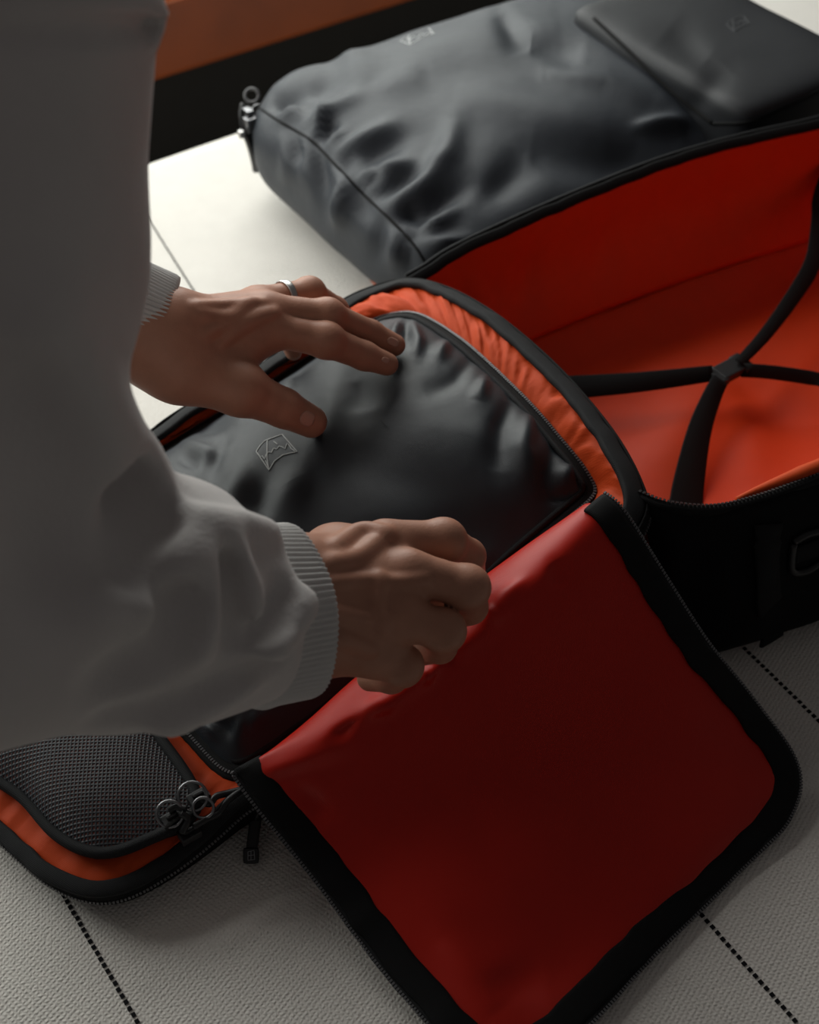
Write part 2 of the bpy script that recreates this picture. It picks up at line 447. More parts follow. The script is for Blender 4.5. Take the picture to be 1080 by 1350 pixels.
# hanging skirt
ring = [j for j in range(nc)] + [i * nc + nc - 1 for i in range(1, nr)] + [(nr - 1) * nc + j for j in range(nc - 2, -1, -1)] + [i * nc for i in range(nr - 2, 0, -1)]
b0 = len(V)
for k, idx in enumerate(ring):
    p = np.array(V[idx]); u, v = uvof(p)
    V.append(UV(u, v, -0.30 + 0.004 * math.sin(k * 0.5)) + (UD * math.copysign(0.006, u - (BU0 + BU1) / 2) if min(u - BU0, BU1 - u) < 0.01 else VD * math.copysign(0.006, v - 0.7)))
for k in range(len(ring)):
    k2 = (k + 1) % len(ring); F.append((ring[k], ring[k2], b0 + k2, b0 + k))
cov = mesh('coverlet', V, F, 'coverlet', bed)
bm = bmesh.new(); bm.from_mesh(cov.data); bmesh.ops.recalc_face_normals(bm, faces=bm.faces); bm.to_mesh(cov.data); bm.free()
uvbox('mattress', BU0 + 0.02, BU1 - 0.02, BV0 + 0.02, BV1 - 0.02, -0.28, -0.07, 'mattress', bed, 0.02)
uvbox('bed_frame', BU0 + 0.03, BU1 - 0.03, BV0 + 0.03, BV1 - 0.03, -0.42, -0.28, 'bedframe', bed, 0.005)
for a in (BU0 + 0.1, BU1 - 0.1):
    for b in (BV0 + 0.1, BV1 - 0.1):
        uvbox('leg', a - 0.03, a + 0.03, b - 0.03, b + 0.03, -0.55, -0.42, 'bedframe', bed, 0.004)
covb = bvh_of([cov])
def stitch_line(a, b, pitch=0.0052, w=0.0028, lo=BU0 + 0.05, hi=BU1 - 0.05):
    A, B = P(*a, 0.0), P(*b, 0.0)
    d = (B - A) / np.linalg.norm(B - A); d = d if d @ UD > 0 else -d
    uA = uvof(A)[0]; V, F = [], []
    k0 = (lo - uA) / (d @ UD); k1 = (hi - uA) / (d @ UD)
    s = np.cross(ZD, d)
    for t in np.arange(k0, k1, pitch):
        q = A + d * t
        l, n, i, dd = covb.ray_cast(Vector((q[0], q[1], 0.2)), Vector((0, 0, -1)))
        if l is None: continue
        c = np.array(l) + ZD * 0.0002 + s * random.uniform(-0.0002, 0.0002)
        box_at(V, F, c, d, s, ZD, pitch * 0.29, w * 0.5, 0.0006)
    return mesh('stitch_line', V, F, 'stitch', bed, smooth=False, kind='stuff', label='dashed line of dark stitches')
stitch_line((215, 318), (262, 392), w=0.0018, hi=-0.85)
stitch_line((87, 1185), (183, 1350), lo=-0.55)
stitch_line((905, 1180), (1055, 1350), lo=-0.5)
stitch_line((980, 850), (1080, 947), lo=-0.5)

# ================================================================== charcoal bag lying behind
bag = thing('travel_bag', 'closed charcoal nylon travel bag lying behind the open orange-lined backpack', 'bag', UV(-1.03, 0.92, 0))
def superbox(cu, cv, ru, rv, zc, rz, eu=0.28, ez=0.42, na=120, nb=56, shape=None):
    """rounded pillow box: eu squares the plan, ez squares the section"""
    V = []
    def even(n, a0, a1, e, k, rx, ry):
        a = np.linspace(a0, a1, 4001); x = np.sign(np.cos(a)) * np.abs(np.cos(a)) ** e; y = np.sign(np.sin(a)) * np.abs(np.sin(a)) ** e
        s = np.concatenate([[0], np.cumsum(np.hypot(np.diff(x * rx), np.diff(y * ry)))]); t = np.linspace(0, s[-1], n + k)[:n]
        return np.stack([np.interp(t, s, x), np.interp(t, s, y)], 1)
    SEC = even(nb, -PI / 2, PI / 2, ez, 0, (ru + rv) / 2, rz); PLAN = even(na, 0, 2 * PI, eu, 1, ru, rv)
    for cz, sz in SEC:
        for c, s in PLAN:
            p = np.array([ru * c * cz, rv * s * cz, rz * sz])
            if shape: p = shape(p)
            V.append(UV(cu + p[0], cv + p[1], zc + p[2]))
    return np.array(V), grid_faces(nb, na, closed=True)
def finish(V, F, strokes, amp, scale, seed=0.0, zmin=0.001):
    me = bpy.data.meshes.new('t'); me.from_pydata(V.tolist(), [], F); me.update()
    N = np.array([v.normal for v in me.vertices]); bpy.data.meshes.remove(me)
    c = V.mean(0)
    if np.mean(np.sum(N * (V - c), 1)) < 0: N = -N
    h = stroke_field(V, strokes) + amp * fnoise(V, scale, seed)
    # strokes only on faces that look up or to the camera
    V = V + N * h[:, None]
    V[:, 2] = np.maximum(V[:, 2], zmin)
    return V
GB_Z = 0.088
def bag_shape(p):
    # fuller in the middle, sagging towards the closed end
    v = p[1] / 0.28; u = p[0] / 0.2
    if p[2] > 0: p[2] *= 1.0 + 0.30 * (1 - u * u) * (1 - 0.45 * v * v) - 0.08 * max(0, -v)
    return p
V, F = superbox(-1.030, 0.880, 0.203, 0.283, 0.068, 0.068, 0.34, 0.55, 240, 130, bag_shape)
bag_strokes = [
    # gathers running off the end seam
    ([(345, 125), (385, 105), (430, 85)], 0.006, 11), ([(352, 140), (400, 128), (440, 108)], -0.006, 9),
    ([(368, 160), (395, 140), (412, 118)], 0.007, 8), ([(395, 150), (402, 130)], -0.007, 8),
    ([(400, 168), (430, 150), (475, 125)], 0.006, 9), ([(425, 185), (440, 160)], -0.007, 8),
    ([(440, 205), (470, 190), (520, 165)], 0.006, 9), ([(450, 225), (490, 205), (540, 180)], -0.005, 10),
    ([(475, 240), (500, 225), (545, 215)], 0.006, 9), ([(490, 262), (530, 238), (570, 225)], -0.006, 10),
    ([(510, 275), (550, 250), (590, 205), (600, 160)], 0.008, 14), ([(530, 290), (575, 270), (620, 240)], -0.007, 12),
    ([(540, 305), (580, 292), (600, 270)], 0.006, 8), ([(555, 320), (600, 318)], 0.005, 7),
    ([(360, 128), (382, 140)], -0.005, 7), ([(398, 142), (396, 160)], 0.005, 5), ([(412, 182), (425, 160), (430, 140)], 0.006, 6), ([(432, 196), (455, 172)], 0.005, 6),
    ([(462, 225), (480, 205)], 0.004, 6), ([(482, 246), (498, 228), (500, 215)], -0.005, 6), ([(545, 315), (552, 296), (562, 285)], -0.006, 7), ([(528, 285), (548, 270)], -0.005, 7),
    ([(560, 335), (590, 322), (625, 315)], 0.004, 7), ([(350, 112), (378, 95)], -0.004, 9), ([(500, 120), (560, 100)], 0.004, 18), ([(450, 60), (490, 110)], 0.004, 20),
    # the same seam below
    ([(372, 175), (378, 215), (376, 245)], 0.004, 9), ([(390, 185), (396, 215)], -0.004, 7), ([(418, 200), (422, 250), (430, 290)], -0.004, 8), ([(455, 245), (448, 300)], 0.005, 7),
    ([(500, 290), (498, 345)], -0.004, 9), ([(535, 325), (540, 360)], -0.004, 8),
    ([(400, 170), (405, 200), (400, 240)], 0.004, 8), ([(440, 215), (455, 245), (450, 290)], 0.005, 9),
    ([(425, 205), (430, 260)], -0.004, 8), ([(470, 240), (485, 290)], -0.005, 10), ([(520, 300), (520, 350)], 0.004, 9),
    # broad rolls on top
    ([(480, 90), (600, 60), (740, 40)], 0.004, 40), ([(600, 120), (720, 150), (840, 180)], 0.005, 30),
    ([(720, 100), (800, 110), (860, 135)], 0.004, 14), ([(700, 60), (770, 70)], -0.006, 18),
    ([(700, 200), (800, 215), (900, 200)], -0.008, 35), ([(840, 165), (905, 160)], 0.007, 9),
    ([(640, 260), (700, 210)], -0.006, 22), ([(660, 20), (690, 70)], -0.005, 16),
]
V = finish(V, F, [(a, b * 1.35, c) for a, b, c in bag_strokes], 0.003, 14, 3.0)
gb = mesh('body', V, F, 'grey', bag)
# raised padded pocket at the other end
V, F = superbox(-0.944, 1.060, 0.143, 0.096, 0.135, 0.037, 0.20, 0.24, 160, 80)
V = finish(V, F, [([(790, 60), (950, 130)], 0.003, 25), ([(930, 80), (880, 40)], -0.003, 22), ([(910, 150), (960, 90)], -0.003, 16)], 0.0015, 12, 8.0)
pk = mesh('padded_pocket', V, F, 'padded', bag, label='smooth padded end pocket')
gbb = bvh_of([gb, pk])
def surf_path(bvh, pts, n, lift):
    C = catmull(np.array([(x, y, 0) for x, y in pts], float), n)[:, :2]
    R, N = [], []
    for q in C:
        l, nn = hit(bvh, *q)
        if l is not None: R.append(l + nn * lift); N.append(nn)
    return np.array(R), np.array(N)

# seams, piping and prints on the bag
def seam(name, pts, r, m, parent, bvh=None, n=40, lift=0.0):
    R, N = surf_path(bvh or gbb, pts, n, lift)
    return sweep(name, R, N, 2 * r, 2 * r, m, parent, n=8, sq=1.0)
seam('end_seam', [(341, 142), (372, 162), (410, 185), (440, 215), (478, 255), (515, 290), (545, 322), (563, 350)], 0.0016, 'black', bag)
seam('piping', [(783, 24), (830, 68), (885, 120), (940, 163)], 0.0022, 'black', bag)
seam('piping', [(940, 163), (990, 160), (1040, 140), (1079, 120)], 0.0018, 'black', bag)
decal_lines('printed_emblem', gbb, [
    [(528, 54), (535, 49), (565, 37), (572, 45), (556, 50), (541, 59), (528, 54)],
    [(539, 47), (541, 59)], [(531, 53), (536, 51), (540, 54), (545, 48), (550, 50), (556, 44), (561, 47), (565, 43), (570, 45)]], 0.0011, 'print', bag, label='pale printed mountain emblem')
decal_lines('printed_emblem', gbb, [
    [(958, 32), (964, 26), (980, 21), (988, 31), (976, 36), (968, 42), (958, 32)], [(966, 26), (968, 42)],
    [(961, 34), (967, 31), (973, 33), (978, 27), (983, 30)]], 0.001, 'faint', bag, label='faint tonal mountain emblem')
l, n = hit(gbb, 352, 190)
# zip pulls hanging off the far corner of the bag
zc = P(340, 165, 0.095)
def ring_path(c, ax, bx, r, n=20):
    return np.array([c + ax * r * math.cos(2 * PI * i / n) + bx * r * math.sin(2 * PI * i / n) for i in range(n)])
RX = np.array([1.0, 0, 0]); RUP = np.array([0, SP, CP])
OUTV = -VD * 0.010
zp = boxes('zip_slider', [(P(338, 150, 0.10) + OUTV, VD, UD, ZD, (0.004, 0.006, 0.009)), (P(340, 160, 0.095) + OUTV, VD, UD, ZD, (0.006, 0.005, 0.008))], 'metal', bag, 0.0015)
tube('pull_ring', ring_path(P(332, 126, 0.115), RX, RUP, 0.0075), 0.0018, 'teeth', bag, closed=True)
tube('pull_ring', ring_path(P(338, 146, 0.10), VD, RUP, 0.006), 0.0015, 'metal', bag, closed=True)
tube('cord_pull', catmull([P(331, 133, .11) + OUTV, P(329, 150, .10) + OUTV, P(334, 172, .085) + OUTV, P(340, 188, .07) + OUTV, P(345, 205, .05) + OUTV, P(348, 220, .03) + OUTV], 24), np.linspace(0.0032, 0.0048, 24), 'plastic', bag)
tube('cord_pull', catmull([P(336, 140, .105) + OUTV, P(340, 158, .09) + OUTV, P(341, 178, .075) + OUTV, P(344, 192, .06) + OUTV], 20), 0.003, 'black', bag)
tube('cord_pull', catmull([P(330, 145, .10), P(325, 152, .095), P(327, 160, .09)], 10), 0.0022, 'black', bag)
boxes('zip_bead', [(P(335, 171, .088) + OUTV * 1.6, VD, UD, ZD, (0.003, 0.003, 0.004))], 'steel', bag, 0.001)
boxes('orange_tag', [(P(500, 371, .012), UD, VD, ZD, (0.012, 0.003, 0.006))], 'tag', bag, 0.001, label='small orange fabric tag')

# ================================================================== the open backpack
pack = thing('open_backpack', 'black backpack unzipped flat on the bed, its orange-red lining showing', 'backpack', UV(-0.62, 0.55, 0))

def P3(lst): return [P(*a) if len(a) == 3 else UV(*a[1:]) for a in lst]
# ---- main compartment
rim_far = [(540, 372, .128), (562, 360, .132), (600, 335, .138), (680, 297, .148), (780, 254, .152), (880, 215, .155), (980, 186, .155), (1080, 163, .155), ('uv', -.748, 1.15, .155)]
seam_far = [(600, 500, .035), (640, 478, .035), (690, 453, .035), (750, 427, .035), (825, 398, .035), (900, 370, .035), (985, 342, .035), (1080, 312, .035), ('uv', -.735, 1.15, .035)]
mid_far = [(a + b) / 2 - UD * 0.010 for a, b in zip(P3(rim_far), P3(seam_far))]
wfar, Gw, Nw = patch('far_wall_lining', [P3(rim_far), mid_far, P3(seam_far)], 26, 90, 'lining', pack, [
    ([(700, 310), (690, 420)], 0.004, 16), ([(800, 280), (790, 380)], 0.003, 18), ([(620, 360), (650, 440)], -0.004, 16), ([(960, 220), (960, 320)], 0.0025, 20)], 0.0015, 25, thick=0.002, up=False)
vlist = [uvof(a)[1] for a in P3(seam_far)]
floor_rows = [P3(seam_far)] + [[UV(u, v, z) for v in vlist] for u, z in ((-0.70, 0.022), (-0.60, 0.020), (-0.50, 0.022), (-0.448, 0.040))]
cfl, Gf, Nf_ = patch('floor_lining', floor_rows, 40, 80, 'lining', pack, [
    ([(960, 500), (870, 600), (820, 640)], 0.008, 45), ([(960, 490), (1010, 540), (1080, 570)], -0.003, 22), ([(980, 520), (1000, 640)], 0.004, 30)], 0.0016, 14, thick=0.003)
rim_front = [(842, 655, .150), (880, 669, .150), (940, 674, .148), (1000, 661, .148), (1080, 632, .150), (1180, 592, .152), ('uv', -.448, .86, .155), ('uv', -.450, 1.0, .156), ('uv', -.455, 1.15, .156)]
RF = P3(rim_front)
inner = [RF, [p - UD * 0.004 - ZD * 0.05 for p in RF], [UV(-0.448, uvof(p)[1], 0.040) for p in RF]]
patch('front_wall_lining', inner, 16, 60, 'orange', pack, thick=0.0015, up=False, amp=0.001)
# bright roll of lining standing up behind the front rim
tube('lining_roll', catmull([p - UD * 0.010 - ZD * 0.004 for p in P3([(985, 664, .150), (1020, 650, .152), (1080, 628, .155), (1180, 588, .155)])], 30), np.concatenate([np.linspace(0.002, 0.0065, 12), np.full(18, 0.007)]), 'orange', pack)
outer = [RF, [p + UD * 0.020 - ZD * 0.035 for p in RF], [p + UD * 0.034 - ZD * 0.085 for p in RF], [np.array([(p + UD * 0.036)[0], (p + UD * 0.036)[1], 0.028]) for p in RF],
         [np.array([(p + UD * 0.022)[0], (p + UD * 0.022)[1], 0.004]) for p in RF]]
fw, Gfw, _ = patch('front_wall', outer, 30, 70, 'shell', pack, [([(880, 760), (960, 760)], 0.006, 40), ([(1000, 700), (1000, 820)], -0.005, 16), ([(900, 700), (870, 800)], -0.004, 20)], 0.004, 18, thick=0.002, up=False)
# outside of the far wall, the far end and the bottom
back_rows = [[p - UD * 0.003 for p in P3(rim_far)], [p - UD * 0.022 - ZD * 0.06 for p in P3(rim_far)], [np.array([(p - UD * 0.015)[0], (p - UD * 0.015)[1], 0.01]) for p in P3(rim_far)]]
patch('far_wall', back_rows, 6, 60, 'shell', pack, thick=0.001, up=False)
e0, e1 = P3(rim_far)[-1], RF[-1]
ecol = [(e0, e1), (mid_far[-1], e1 - UD * .004 - ZD * .05), (P3(seam_far)[-1] - ZD * .012, UV(-.448, 1.15, .03))]
patch('end_wall', [[a, (a + b) / 2 + VD * k, b] for (a, b), k in zip(ecol, (.006, .008, -.004))], 12, 24, 'lining', pack, thick=0.003, up=False)
bot = [UV(-0.775, 0.50, .012), UV(-0.43, 0.50, .012), UV(-0.43, 1.06, .012), UV(-0.80, 1.06, .012)]
V, F = [], []
box_at(V, F, UV(-0.60, 0.83, 0.006), UD, VD, ZD, 0.165, 0.315, 0.005)
mesh('bottom_panel', V, F, 'shell', pack, smooth=False)
# rims: binding with a thin piping, zip tape with teeth on the front
rp = catmull(P3(rim_far), 90)
sweep('rim_binding', rp, np.array([0, 0, 1.0]) + UD * 0.8, 0.0105, 0.006, 'black', pack, n=10, wob=0.001)
tube('rim_piping', rp - UD * 0.006 + ZD * 0.0035, 0.0022, 'binding', pack)
fp = catmull(RF, 90)
sweep('rim_binding', fp, ZD, 0.006, 0.008, 'black', pack, n=8)
teeth('zip_teeth', fp, ZD - UD * 0.6, 0.0032, 0.0034, 'plastic', pack, side=0, lift=0.0045)
# cross straps and their buckle
bk = P(962, 488, 0.055)
def strap(a, b, w, name='compression_strap'):
    """ribbon between two points with a twist; a, b = list of points, w width"""
    C = catmull(a, 40)
    return sweep(name, C, b, w, 0.0016, 'black', pack, n=8, sq=0.35)
def ups(a, b, n=40):
    t = np.linspace(0, 1, n)[:, None]; r = np.asarray(a) * (1 - t) + np.asarray(b) * t
    return r / np.linalg.norm(r, axis=1, keepdims=True)
UPV = ZD - 0.0 * UD
strap(P3([(630, 514, .040), (690, 512, .045), (760, 510, .050), (850, 503, .056), (940, 492, .058)]), ups(ZD + UD * .6, ZD + UD * 1.0), np.linspace(0.027, 0.015, 40))
strap(P3([(903, 690, .020), (908, 640, .030), (922, 570, .045), (938, 525, .054), (950, 500, .060)]), ups(ZD + UD * .5, ZD + UD * .6), np.linspace(0.034, 0.016, 40))
strap(P3([(975, 478, .062), (1010, 440, .062), (1050, 385, .070), (1072, 345, .078), (1080, 300, .085), (1084, 262, .090), ('uv', -.752, 1.062, .110)]), ups(ZD + UD * .4, ZD + UD * .9), np.linspace(0.010, 0.026, 40))
strap(P3([(978, 488, .056), (1020, 491, .055), (1080, 500, .050), (1150, 512, .048), ('uv', -.545, 1.16, .060)]), ups(ZD * .5 + UD, ZD * .6 + UD), np.linspace(0.013, 0.014, 40))
bx = P(985, 475, .062) - P(938, 500, .062); bx /= np.linalg.norm(bx); by = np.cross(ZD, bx)
bkl = boxes('side_release_buckle', [(bk, bx, by, ZD, (0.015, 0.0095, 0.0042)), (bk + bx * 0.016, bx, by, ZD, (0.006, 0.012, 0.003)), (bk - bx * 0.016, bx, by, ZD, (0.005, 0.0115, 0.0035))], 'plastic', pack, 0.0016)
# outside straps on the front wall
fwb = bvh_of([fw])
R, N = surf_path(fwb, [(1010, 690), (1008, 740), (1010, 790)], 16, 0.003)
R = np.vstack([R, [P(1014, 812, .030) + UD * 0.006, P(1010, 838, .008) + UD * 0.006]]); N = np.vstack([N, [N[-1]], [N[-1]]])
sweep('compression_strap', R, N, 0.026, 0.004, 'black', pack, n=8, sq=0.35)
R, N = surf_path(fwb, [(1042, 712), (1058, 703), (1079, 697)], 14, 0.004)
tube('strap_keeper', R, 0.003, 'plastic', pack)
R, N = surf_path(fwb, [(1042, 714), (1040, 748), (1058, 750), (1079, 738)], 20, 0.004)
tube('strap_keeper', R, 0.003, 'plastic', pack)
R, N = surf_path(fwb, [(1045, 730), (1062, 724), (1079, 718)], 14, 0.003)
sweep('compression_strap', R, N, 0.016, 0.003, 'black', pack, n=8, sq=0.35)

# ---- lid: rim outline and pouch outline share four keyed sides
rim_k = [
 P3([(840, 664, .150), (818, 612, .158), (785, 560, .162), (725, 490, .162), (655, 428, .158), (600, 393, .150), (560, 377, .142)]),      # hinge end
 P3([(560, 377, .142), (530, 374, .136), (490, 387, .126), (455, 405, .122), (345, 492, .105), (240, 550, .088), (172, 605, .074), (60, 690, .060), (-60, 780, .050), (-140, 850, .036)]),
 P3([(-140, 850, .036), (-165, 900, .032), (-120, 975, .030), (-60, 1040, .028), (0, 1096, .027), (60, 1150, .027)]),
 P3([(60, 1150, .027), (110, 1173, .027), (160, 1171, .028), (230, 1130, .032), (290, 1078, .040), (328, 1042, .048)]) + [UV(-.462, .25, .060), UV(-.455, .33, .080), UV(-.452, .42, .110), UV(-.458, .50, .138), P(840, 664, .150)],
]
pou_k = [
 P3([(782, 652, .128), (765, 622, .136), (735, 585, .142), (690, 533, .146), (620, 466, .145), (580, 436, .142)]),
 P3([(580, 436, .142), (550, 420, .139), (525, 418, .134), (490, 428, .120), (430, 462, .103), (345, 518, .088), (290, 550, .079), (185, 614, .065), (90, 676, .052)]),
 P3([(90, 676, .052), (62, 705, .052), (62, 745, .054), (110, 822, .050), (180, 905, .048), (250, 962, .046)]),
 P3([(250, 962, .046), (288, 1004, .046), (318, 1020, .047)]) + [UV(-.496, .240, .050), UV(-.500, .32, .068), UV(-.500, .40, .094), UV(-.502, .465, .118), P(782, 652, .128)],
]
NS = (100, 110, 60, 90)
def keyed(k): return np.vstack([catmull(s, n + 1)[:-1] for s, n in zip(k, NS)])
def smooth_closed(C, it):
    for _ in range(it): C = 0.5 * C + 0.25 * (np.roll(C, 1, 0) + np.roll(C, -1, 0))
    return C
RIM = smooth_closed(keyed(rim_k), 6); POU = smooth_closed(keyed(pou_k), 6)
NK = len(RIM)
def outward(C):
    T, U, S = frames(C, ZD, True); c = C.mean(0)
    if np.mean(np.sum(S * (C - c), 1)) < 0: S = -S
    return S
RO, PO = outward(RIM), outward(POU)
# outer shell of the lid
OF = (0.0005 + 0.0095 * np.clip((RIM[:, 2] - 0.03) / 0.05, 0, 1))[:, None]
rows = [RIM + RO * 0.002, RIM + RO * OF - ZD * 0.010]
r3 = RIM + RO * OF; r3[:, 2] = np.minimum(RIM[:, 2] * 0.35, RIM[:, 2] - 0.014)
r4 = RIM - RO * 0.004; r4[:, 2] = 0.003
r5 = RIM - RO * 0.05; r5[:, 2] = 0.003
V = np.vstack([rows[0], rows[1], r3, r4, r5]); F = grid_faces(5, NK, closed=True) + [tuple(4 * NK + j for j in range(NK))]
lo = mesh('lid_shell', V, F, 'shell', pack); solid(lo, 0.001)
# orange gusset between rim and pouch zip, gathered along its edges
nrg = 16; G = np.zeros((nrg, NK, 3)); A = RIM - ZD * 0.001; B = POU + PO * 0.004
for i in range(nrg):
    t = i / (nrg - 1); G[i] = A * (1 - t) + B * t
    G[i, :, 2] += 0.006 * math.sin(PI * t)
s = np.concatenate([[0], np.cumsum(np.linalg.norm(np.diff(RIM, axis=0), axis=1))])
for i in range(nrg):
    t = i / (nrg - 1)
    w = np.array([noise.noise(Vector((x * 55, t * 1.6, 2.0))) + 0.7 * noise.noise(Vector((x * 120 + t * 2, t * 1.2, 7.0))) for x in s])
    w2 = np.array([noise.noise(Vector((x * 210 + t * 3.0, t * 1.4, 4.0))) for x in s])
    G[i, :, 2] += (0.0042 * w + 0.0019 * w2) * (math.sin(PI * t) ** 0.5)
gus = mesh('lid_lining', G.reshape(-1, 3), grid_faces(nrg, NK, closed=True), 'orange', pack)
gus.data.flip_normals() if np.mean([p.normal.z for p in gus.data.polygons]) < 0 else None
solid(gus, 0.001)
# binding, its stitched piping and the open zip on the outside
sweep('lid_binding', RIM + ZD * 0.001, ZD + RO * 0.35 + 0 * UD, 0.0115 + 0.005 * np.clip((RIM[:, 2] - 0.03) / 0.08, 0, 1), 0.0065, 'binding', pack, closed=True, n=12, wob=0.0015)
sweep('zip_tape', RIM + RO * (OF + 0.001) - ZD * 0.006, RO + ZD * 0.25, 0.013, 0.003, 'black', pack, closed=True, n=8)
teeth('zip_teeth', RIM + RO * (OF + 0.0025) - ZD * 0.0105, RO + ZD * 0.2, 0.0026, 0.0026, 'teeth', pack, closed=True, lift=0.001)
decal = RIM - RO * (0.0033 + 0.0025 * np.clip((RIM[:, 2:3] - 0.03) / 0.08, 0, 1)) + ZD * 0.0036
teeth('binding_stitching', decal, ZD, 0.0030, 0.0011, 'black', pack, closed=True)

# ---- pouch
SEG_A, SEG_B = UV(-.64, .24, 0), UV(-.64, .42, 0)
def seg_pt(p):
    a, b = SEG_A[:2], SEG_B[:2]; t = np.clip(((p[:2] - a) @ (b - a)) / ((b - a) @ (b - a)), 0, 1); return a + (b - a) * t
nrp = 46; G = np.zeros((nrp, NK, 3)); CEN = np.array([np.append(seg_pt(p), 0) for p in POU])
zc_ = POU[:, 2]
for i in range(nrp):
    t = (i / (nrp - 1)) ** 1.15
    G[i] = POU * (1 - t) + CEN * t
    # edge heights relax to a common crown
    crown = 0.068 + 0.208 * (np.array([uvof(p)[1] for p in G[i]]))
    crown = np.clip(crown, 0.066, 0.182)
    h = 1 - (1 - t) ** 2.6
    G[i, :, 2] = POU[:, 2] * (1 - h) + crown * h
V = G.reshape(-1, 3)
pouch_strokes = [
    # puckers along the zip
    ([(525, 425), (515, 455)], 0.005, 7), ([(545, 428), (552, 450), (548, 470)], 0.005, 7), ([(536, 425), (534, 450)], -0.005, 6),
    ([(620, 475), (600, 500), (560, 520)], -0.004, 12), ([(590, 450), (575, 475)], 0.005, 9),
    ([(700, 548), (690, 590), (700, 640)], 0.007, 13), ([(672, 530), (660, 560), (655, 620)], -0.007, 14), ([(730, 585), (722, 625), (730, 665)], -0.006, 12),
    ([(640, 500), (630, 530)], 0.005, 9), ([(752, 612), (745, 640)], 0.005, 9), ([(760, 655), (725, 650)], -0.005, 6),
    ([(245, 585), (275, 595), (300, 590)], 0.006, 8), ([(235, 600), (262, 612)], -0.006, 8), ([(260, 570), (300, 560)], -0.004, 6), ([(300, 575), (285, 600), (270, 630)], -0.006, 10),
    ([(390, 500), (370, 520)], 0.004, 8), ([(330, 545), (310, 560)], 0.004, 8),
    # broad folds
    ([(330, 610), (300, 650), (285, 690)], 0.006, 24), ([(300, 620), (262, 670)], -0.005, 20), ([(350, 640), (330, 680)], -0.006, 18), ([(395, 620), (370, 680)], 0.006, 22),
    ([(440, 520), (430, 570), (410, 610)], 0.006, 20), ([(470, 500), (480, 540)], -0.007, 18), ([(520, 490), (570, 560), (640, 590)], 0.003, 40),
    ([(450, 600), (560, 640), (660, 690)], -0.005, 40), ([(560, 690), (640, 700), (700, 690)], -0.004, 30),
    ([(270, 945), (300, 960), (302, 975)], -0.007, 9), ([(330, 940), (345, 960)], 0.006, 14), ([(285, 955), (270, 968)], 0.005, 9), ([(318, 945), (312, 975)], 0.005, 7),
]
N = grid_normals(G).reshape(-1, 3); N[N[:, 2] < 0] *= -1
edge = np.repeat(np.minimum(1, np.arange(nrp) / 4.0), NK)
h = (0.75 * stroke_field(V, pouch_strokes) + 0.0014 * fnoise(V, 16, 5.0)) * edge
V = V + np.array([0, 0, 1.0]) * (h * 0.8)[:, None] + N * (h * 0.35)[:, None]
pou = mesh('zipped_pouch', V, grid_faces(nrp, NK, closed=True), 'pouch', pack, label='black puffed zip pouch filling the lid')
if np.mean([p.normal.z for p in pou.data.polygons]) < 0: pou.data.flip_normals()
poub = bvh_of([pou])
def pouch_z(px, py):
    l, n = hit(poub, px, py); return None if l is None else float(l[2])
sweep('pouch_zip', POU + PO * 0.002 + ZD * 0.001, ZD + PO * 0.3, 0.0125, 0.0036, 'black', pou, closed=True, n=10)
tube('pouch_piping', POU - PO * 0.006 + ZD * 0.004, 0.0026, 'binding', pou, closed=True)
teeth('zip_teeth', POU + PO * 0.0035 + ZD * 0.003, ZD, 0.0024, 0.0024, 'teeth', pou, closed=True)
decal_lines('printed_emblem', poub, [
    [(338, 595.5), (343, 588), (349.6, 581), (372, 573), (392, 595.6), (373, 600), (362, 608), (354.7, 620), (338, 595.5)],
    [(352.6, 580), (352, 604), (354.7, 620)], [(350, 607), (355, 619)],
    [(343, 603), (346, 601.5), (349, 606), (351, 600), (354, 596), (358, 597), (361, 591), (365, 592.5), (368, 588.5), (372, 589.5), (376, 592), (379, 584.5), (382, 588), (384, 591.5), (389, 595)],
    [(361, 582), (366, 586)]], 0.0007, 'print', pou, label='thin silver mountain emblem')

# ---- mesh pocket at the far end of the lid
mp_out = P3([(262, 1062, .052), (205, 965, .056), (150, 895, .060), (60, 800, .060), (10, 790, .056), (-60, 830, .05), (-110, 900, .046), (-70, 975, .042), (-10, 1025, .040), (30, 1052, .040), (75, 1102, .040), (130, 1126, .041), (190, 1110, .044)])
MPO = smooth_closed(catmull(mp_out, 160, closed=True), 4)
c = MPO.mean(0); nrm = 22; G = np.zeros((nrm, 160, 3))
for i in range(nrm):
    t = i / (nrm - 1); G[i] = MPO * (1 - t) + c * t; h_ = 1 - (1 - t) ** 3
    G[i, :, 2] = MPO[:, 2] * (1 - h_) + 0.066 * h_
V = G.reshape(-1, 3); V[:, 2] += 0.002 * fnoise(V, 20, 9.0) * np.repeat(np.minimum(1, np.arange(nrm) / 4), 160)
mpk = mesh('mesh_pocket', V, grid_faces(nrm, 160, closed=True), 'net', pack, label='black net pocket')
if np.mean([p.normal.z for p in mpk.data.polygons]) < 0: mpk.data.flip_normals()
tube('folded_liner', catmull(P3([(20, 985, .036), (55, 1020, .036), (95, 1058, .035), (140, 1085, .034)]), 24), np.concatenate([np.linspace(.002, .006, 8), np.full(8, .006), np.linspace(.006, .002, 8)]), 'tag', mpk, n=12, label='orange-red cloth behind the net')
r2 = MPO.copy(); r2[:, 2] -= 0.014
patchV = np.vstack([MPO, r2]); mesh('pocket_gusset', patchV, grid_faces(2, 160, closed=True), 'black', mpk)
tube('pocket_piping', MPO + ZD * 0.001, 0.0042, 'binding', mpk, closed=True)

